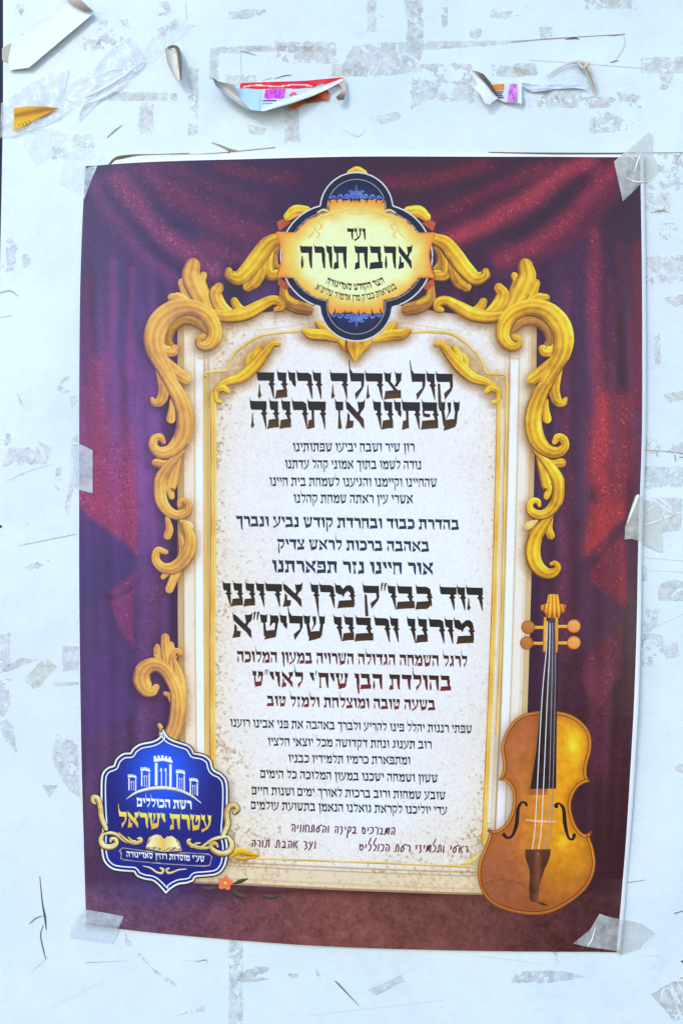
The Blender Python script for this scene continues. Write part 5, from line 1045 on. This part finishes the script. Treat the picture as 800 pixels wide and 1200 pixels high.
tape('greyish clear tape over the bottom right corner of the poster', [(701, 1069), (713, 1073), (724, 1075), (738, 1079), (752, 1082), (767, 1094), (758, 1104), (750, 1111), (725, 1119), (722, 1112), (687, 1108), (670, 1104), (690, 1088)], M_TAPE, [[(696, 1085, .3), (692, 1099, .8), (687, 1107, .4)], [(764, 1096, .4), (751, 1110, .8)]])
tape('faint clear tape over the bottom left corner of the poster', [(101, 1064), (124, 1068), (146, 1072), (140, 1090), (133, 1106), (110, 1103), (82, 1099), (84, 1084)], M_TAPE_B)
tape('short pale tape on the left edge of the poster beside the red drape', [(84, 520), (94, 520), (110, 528), (110, 578), (94, 574), (88, 570), (83, 566)], M_TAPE_B)
tape('small pale tape triangle on the top left corner of the poster', [(99, 197.5), (116, 195), (108, 214), (100.5, 235), (98.5, 236)], M_TAPE_B)

# ---------------------------------------------------------------- torn scraps left on the board
def flat_h(h, wr=0.0): return lambda X, Y: h + wr * np.clip(samp(N4, X, Y), -1.5, 2.5) + 0 * X
def scrap(name, label, cat, P): P = np.array(P, float); return thing(name, label, cat, tuple(W(P[:, 0].mean(), P[:, 1].max(), 0.0)))
# white strip, upper left
P = [(14, 54), (45, 26), (75, -1), (84, -1), (111, 19), (74, 50), (36, 82), (12, 84), (11, 70)]
t = scrap('paper_strip', 'blank white paper strip with a curled brown corner, upper left of the board', 'paper', P)
hs = lambda X, Y: 0.0003 * np.maximum(samp(N4, X, Y), -2) + 0.0004 * np.sin((X + Y) / 9.0) + 0.0022 + 0.005 * smooth(-10, 30, (X - 14) * 0.65 + (Y - 54) * 0.75 - 12)
area('sheet', [P], (238, 240, 242), 0, t, 4, M_SCRAP, hs)
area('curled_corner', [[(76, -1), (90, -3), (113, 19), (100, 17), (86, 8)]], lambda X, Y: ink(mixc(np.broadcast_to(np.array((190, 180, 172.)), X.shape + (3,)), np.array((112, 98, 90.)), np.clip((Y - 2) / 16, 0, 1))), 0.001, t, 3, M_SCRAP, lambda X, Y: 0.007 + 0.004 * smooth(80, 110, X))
# torn paper strip just above the poster
P = [(124, 199), (136, 188), (170, 183), (250, 181), (330, 178.5), (420, 179), (560, 179.5), (650, 182), (740, 181.5), (752, 184), (750, 200), (600, 200), (300, 200)]
t = scrap('paper_strip', 'long blank paper strip showing along the top edge of the poster', 'paper', P)
area('sheet', [P], (236, 240, 242), 0, t, 6, M_SCRAP, lambda X, Y: 0.0011 + 0.0018 * smooth(192, 180, Y) * (0.5 + 0.5 * np.sin(X / 47.0)))
# crumpled film
for lab, P, m in (('crumpled clear film patch on the upper left of the board, below the white paper strip', [(80, 100), (104, 83), (132, 55), (152, 43), (158, 47), (173, 72), (165, 83), (132, 107), (112, 124), (93, 143), (91, 124), (74, 116)], M_FILM),
                  ('crumpled clear film covering the yellow scrap at the left edge of the board', [(2, 122), (22, 104), (62, 84), (82, 80), (75, 112), (88, 126), (70, 140), (48, 150), (20, 160), (1, 162)], M_FILM),
                  ('smooth white film patch under the yellow scrap on the left', [(27, 168), (34, 152), (60, 150), (82, 158), (66, 178), (44, 196), (38, 188)], M_TAPE_W),
                  ('pale white film patch above the top left corner of the poster', [(68, 214), (76, 186), (92, 166), (100, 170), (112, 180), (132, 186), (126, 196), (98, 198), (94, 230)], M_TAPE_W),
                  ('faint clear tape band slanting across the upper left of the board', [(136, 78), (210, 20), (228, 30), (176, 76), (160, 88)], M_TAPE_W)):
    t = thing('clear_film', lab, 'film', tuple(W(np.mean(P, 0)[0], np.max(P, 0)[1], 0.0)), 'old clear film on the board')
    area('sheet', [P], (240, 242, 244), 0, t, 2.2 if m is M_FILM else 4, m, flat_h(0.0022, 0.0009) if m is M_FILM else flat_h(0.0009, .0001))
    if m is M_FILM and P[0][0] > 50:
        for q in ([(98, 116, .4), (118, 106, 1.3), (142, 92, 1.0), (168, 72, .4)], [(104, 122, .5), (126, 112, 1.4), (150, 96, .4)], [(144, 50, .4), (152, 62, .8), (162, 80, .4)], [(92, 140, .5), (96, 128, 1.2), (104, 118, .4)], [(110, 92, .3), (128, 84, .6), (146, 80, .3)]):
            s = Strokes(); s.add(q, flat=(232, 238, 244), na=5, doStamp=False, dens=6, dh=0); s.build('crease', 0.0042, t, M_SCRAP, lambda X, Y: 0 * X)
P = [(18, 127.5), (34, 126), (53, 126), (70, 128), (58, 134), (48, 139), (36, 146), (17, 155)]
t = scrap('paper_scrap', 'torn yellow paper scrap with brown streaks at the left edge of the board', 'paper', P)
area('sheet', [P], lambda X, Y: ink(np.clip(mixc(mixc(np.broadcast_to(np.array((226, 168, 30.)), X.shape + (3,)), np.array((146, 96, 24.)), 0.85 * np.exp(-((Y - 137 + (X - 18) * 0.2) / 3.2) ** 2)), np.array((238, 196, 70.)), 0.4 * smooth(138, 148, Y)), 0, 255)), 0, t, 2, M_SCRAP, flat_h(0.0042, 0.0003))
s = Strokes()
for k in range(4): s.add([(23 + k * 4, 147 - k * 1.4, .35), (25 + k * 4, 149.5 - k * 1.6, .5), (24 + k * 4, 151 - k * 1.6, .3)], flat=(104, 66, 24), na=3, doStamp=False, dens=3, dh=0)
s.build('print_marks', 0.0047, t, M_SCRAP, lambda X, Y: 0 * X)['kind'] = 'stuff'
# beige stub at the very edge
t = scrap('tape_stub', 'short beige tape stub on the left edge of the board beside the white strip', 'tape', [(4, 74)]); area('strip', [[(3, 57), (9, 53), (14, 51), (11, 74), (3, 71)]], (186, 178, 170), 0, t, 3, M_SCRAP, flat_h(0.001))
# curled leaf of old tape
t = scrap('curled_tape', 'curled leaf of brownish old tape hanging left of the torn leaflet', 'tape', [(205, 105)])
hc = lambda X, Y: 0.004 + 0.010 * smooth(58, 100, Y) + 0.004 * np.abs(X - 205) / 8
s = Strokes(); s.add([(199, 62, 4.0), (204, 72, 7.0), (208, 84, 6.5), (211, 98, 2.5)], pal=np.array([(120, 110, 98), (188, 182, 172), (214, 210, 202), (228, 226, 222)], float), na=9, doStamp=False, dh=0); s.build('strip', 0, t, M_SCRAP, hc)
s = Strokes(); s.add([(199, 59, 1.2), (205, 57, 1.8), (210, 62, 2.2), (213, 78, 2.6), (215, 100, 1.0)], flat=(116, 104, 92), na=5, doStamp=False, dh=0); s.build('rolled_edge', 0.002, t, M_SCRAP, hc)
# torn leaflet
t = scrap('torn_leaflet', 'torn curling leaflet with red, blue and magenta print above the poster', 'leaflet', [(325, 137)])
hl = lambda X, Y: 0.0005 * samp(N4, X, Y) + 0.004 + 0.016 * smooth(96, 138, Y) * smooth(410, 330, X)
area('blue_panel', [[(273, 106), (290, 105.5), (307, 105.5), (306, 136.5), (295, 135), (284, 122)]], lambda X, Y: ink(mixc(np.broadcast_to(np.array((176, 212, 244.)), X.shape + (3,)), np.array((140, 176, 216.)), smooth(290, 272, X))), 0, t, 3, M_SCRAP, hl)
area('red_strip', [[(282, 99), (320, 97.5), (358, 95.8), (402, 92), (401, 98), (378, 103), (354, 105.6), (306, 106.5), (282, 106)]], lambda X, Y: ink(mixc(np.broadcast_to(np.array((226, 44, 62.)), X.shape + (3,)), np.array((244, 232, 232.)), 0.9 * (np.abs(Y - 103.2 + 0.022 * (X - 282) - 1.1 * np.sin(X * .14)) < 0.8) * (X > 286) * (X < 366))), 0.0004, t, 1.2, M_SCRAP, hl)
area('picture_panel', [[(307, 106), (335, 106), (365, 104.4), (398, 97), (366, 110), (332, 126), (306.5, 136.5)]], (196, 214, 240), 0.0002, t, 3, M_SCRAP, hl)
area('magenta_figure', [[(311.5, 107.5), (320, 106.8), (335, 106.6), (333.4, 119), (328, 121), (321, 120), (315, 122), (310.5, 119)]], lambda X, Y: ink(np.clip(np.array((206, 84, 196.)) * (1 + 0.10 * samp(N1, X, Y) + 0.08 * np.sin(X * 1.2))[:, None], 0, 255)), 0.0005, t, 1.4, M_SCRAP, hl)
s = Strokes()
for k in range(6): s.add([(309.5 + k * 2.6, 123.5 - .05 * k, .75), (311 + k * 2.6, 123.4, .75)], flat=(34, 34, 60), na=3, doStamp=False, dens=2, dh=0)
for k in range(5): s.add([(309 + k * 2.4, 127.2, .4), (310.2 + k * 2.4, 127.1, .4)], flat=(70, 70, 110), na=3, doStamp=False, dens=2, dh=0)
for k in range(7): s.add([(343 + k * 3.2, 106.4 - .35 * k, .35), (344.8 + k * 3.2, 106.2 - .35 * k, .35)], flat=(90, 96, 130), na=3, doStamp=False, dens=2, dh=0)
s.build('leaflet_print', 0.0006, t, M_SCRAP, hl)['kind'] = 'stuff'
s = Strokes(); s.add([(341, 115, 1.8), (344.5, 112.5, 2.2), (347, 114, 1.2)], flat=(224, 104, 120), na=5, doStamp=False, dh=0); s.build('pink_emblem', 0.0006, t, M_SCRAP, hl)
s = Strokes(); s.add([(371, 103.2, .9), (375, 101.6, 1.3), (380, 101, .7)], flat=(70, 196, 200), na=5, doStamp=False, dh=0); s.build('teal_emblem', 0.0006, t, M_SCRAP, hl)
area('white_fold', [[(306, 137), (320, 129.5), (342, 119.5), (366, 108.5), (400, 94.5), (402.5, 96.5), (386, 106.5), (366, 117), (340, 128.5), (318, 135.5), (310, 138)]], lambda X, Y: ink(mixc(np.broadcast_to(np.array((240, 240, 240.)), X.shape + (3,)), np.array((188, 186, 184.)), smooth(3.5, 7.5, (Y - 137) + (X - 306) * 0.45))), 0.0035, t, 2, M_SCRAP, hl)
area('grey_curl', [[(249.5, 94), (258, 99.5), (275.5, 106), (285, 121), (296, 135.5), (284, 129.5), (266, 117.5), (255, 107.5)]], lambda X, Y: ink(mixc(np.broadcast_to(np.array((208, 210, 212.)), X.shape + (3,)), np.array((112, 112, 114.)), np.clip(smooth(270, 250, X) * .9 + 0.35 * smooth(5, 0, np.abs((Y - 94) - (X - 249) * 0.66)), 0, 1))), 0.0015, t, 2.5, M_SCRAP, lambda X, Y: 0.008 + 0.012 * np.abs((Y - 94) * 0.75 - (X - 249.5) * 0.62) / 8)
area('orange_underside', [[(337, 126), (360, 117), (383, 106.5), (386, 110), (384, 118), (376, 117.5), (372, 119.5), (360, 121), (343, 129.5)]], lambda X, Y: ink(mixc(np.broadcast_to(np.array((206, 96, 36.)), X.shape + (3,)), np.array((132, 50, 34.)), smooth(-.5, .9, samp(N4, X, Y)))), 0.0, t, 2, M_SCRAP, lambda X, Y: 0.004 + 0 * X)
area('frayed_end', [[(394, 100), (399, 96), (402.5, 92), (405, 97), (405.5, 110), (403, 121), (396, 121.5), (393.5, 118), (399, 112), (400, 103)]], lambda X, Y: ink(mixc(np.broadcast_to(np.array((196, 178, 170.)), X.shape + (3,)), np.array((98, 84, 80.)), smooth(108, 120, Y))), 0, t, 2, M_SCRAP, lambda X, Y: 0.006 + 0.006 * smooth(96, 120, Y))
# small scrap
t = scrap('torn_leaflet', 'small torn leaflet scrap with orange and lilac print above the right half of the poster', 'leaflet', [(580, 126)])
h2 = lambda X, Y: 0.0004 * samp(N4, X, Y) + 0.004 + 0.010 * smooth(610, 556, X) * smooth(84, 116, Y)
area('white_curl', [[(550, 86), (561, 92), (566, 98), (576, 113), (582.5, 118.5), (574, 124), (573, 127), (566, 125.5), (561, 115.5), (554, 107.5), (557, 102)]], (242, 242, 242), 0.001, t, 3, M_SCRAP, h2)
area('dark_underside', [[(550, 85), (557, 86), (565, 89.2), (573, 100), (584, 119), (576, 113.5), (565, 98.5), (558, 91)]], lambda X, Y: ink(mixc(np.broadcast_to(np.array((92, 86, 80.)), X.shape + (3,)), np.array((176, 170, 164.)), smooth(566, 550, X))), 0.003, t, 2.5, M_SCRAP, h2)
area('picture_panel', [[(575, 99.8), (590, 99), (607.6, 97.6), (607.8, 124), (590, 121.2), (581, 117), (575, 112)]], (206, 212, 238), 0, t, 3, M_SCRAP, lambda X, Y: 0.004 + 0.005 * smooth(585, 607, X))
area('orange_block', [[(576, 100.6), (589.6, 100), (589.6, 107), (579, 107.6)]], lambda X, Y: ink(np.clip(np.array((226, 124, 40.)) * (1 + 0.14 * samp(N1, X, Y))[:, None], 0, 255)), 0.0004, t, 1.6, M_SCRAP, lambda X, Y: 0.004 + 0.005 * smooth(585, 607, X))
area('lilac_figure', [[(596, 101.5), (600, 100.4), (603.5, 101.5), (604.5, 112), (604, 122.6), (599, 121.8), (593.5, 121), (594.5, 110)]], lambda X, Y: ink(np.clip(np.array((190, 116, 206.)) * (1 + 0.14 * samp(N1, X, Y))[:, None], 0, 255)), 0.0004, t, 1.6, M_SCRAP, lambda X, Y: 0.004 + 0.005 * smooth(585, 607, X))
s = Strokes()
for q in range(4):
    for k in range(3 if q else 4): s.add([(578.5 + q + k * 2.7, 109.2 + q * 2.2, .6), (580.3 + q + k * 2.7, 109.3 + q * 2.2, .6)], flat=(40, 40, 70), na=3, doStamp=False, dens=2, dh=0)
s.build('leaflet_print', 0.0006, t, M_SCRAP, lambda X, Y: 0.004 + 0.005 * smooth(585, 607, X))['kind'] = 'stuff'
area('white_edge', [[(606.6, 97.4), (609.2, 97.2), (609.4, 124.8), (606.8, 124.2)]], (240, 240, 240), 0.0006, t, 3, M_SCRAP, lambda X, Y: 0.004 + 0.005 * smooth(585, 607, X))
# twisted cellophane loop
t = scrap('cellophane_loop', 'twisted cellophane strip with a brown loop, right of the small leaflet scrap', 'cellophane', [(650, 110)])
area('strip', [[(609, 98), (622, 100.2), (650, 101), (678, 100.8), (688, 106), (672, 104.8), (648, 105.4), (637, 108.6), (622, 108.6), (614, 105)]], lambda X, Y: ink(mixc(np.broadcast_to(np.array((206, 220, 240.)), X.shape + (3,)), np.array((140, 146, 160.)), np.clip(0.8 * np.exp(-((Y - 100.8) / .9) ** 2) + 0.6 * np.exp(-((Y - 106.5) / 1.0) ** 2) * (X < 650), 0, 1))), 0, t, 1.5, M_SCRAP, lambda X, Y: 0.003 + 0.003 * np.sin(X / 9.0) ** 2)
LPAL = np.array([(108, 96, 84), (160, 150, 138), (198, 192, 184), (226, 224, 220)], float)
s = Strokes(); s.add([(640, 92, .6), (650, 83.8, 1.2), (664, 76.5, 1.3), (676, 75, 2.2), (684, 78, 3.0), (690, 88, 2.8), (694, 101, 2.2), (695, 110, 1.2)], pal=LPAL, na=7, doStamp=False, streak=.3, dh=0); s.add([(675, 76, 1), (681, 82, 2.6), (688, 77, 1.2)], pal=LPAL, na=5, doStamp=False, dh=.0004); s.add([(683, 84, .6), (688, 96, 1), (693, 108, .6)], pal=LPAL, na=5, doStamp=False, dh=.0004); s.build('loop', 0, t, M_SCRAP, lambda X, Y: 0.004 + 0.004 * smooth(640, 690, X))
area('film', [[(642, 93), (664, 79), (680, 80), (686, 92), (690, 104), (660, 99), (645, 99)]], (230, 232, 234), 0, t, 3, M_TAPE_W, flat_h(0.0025, .0003))
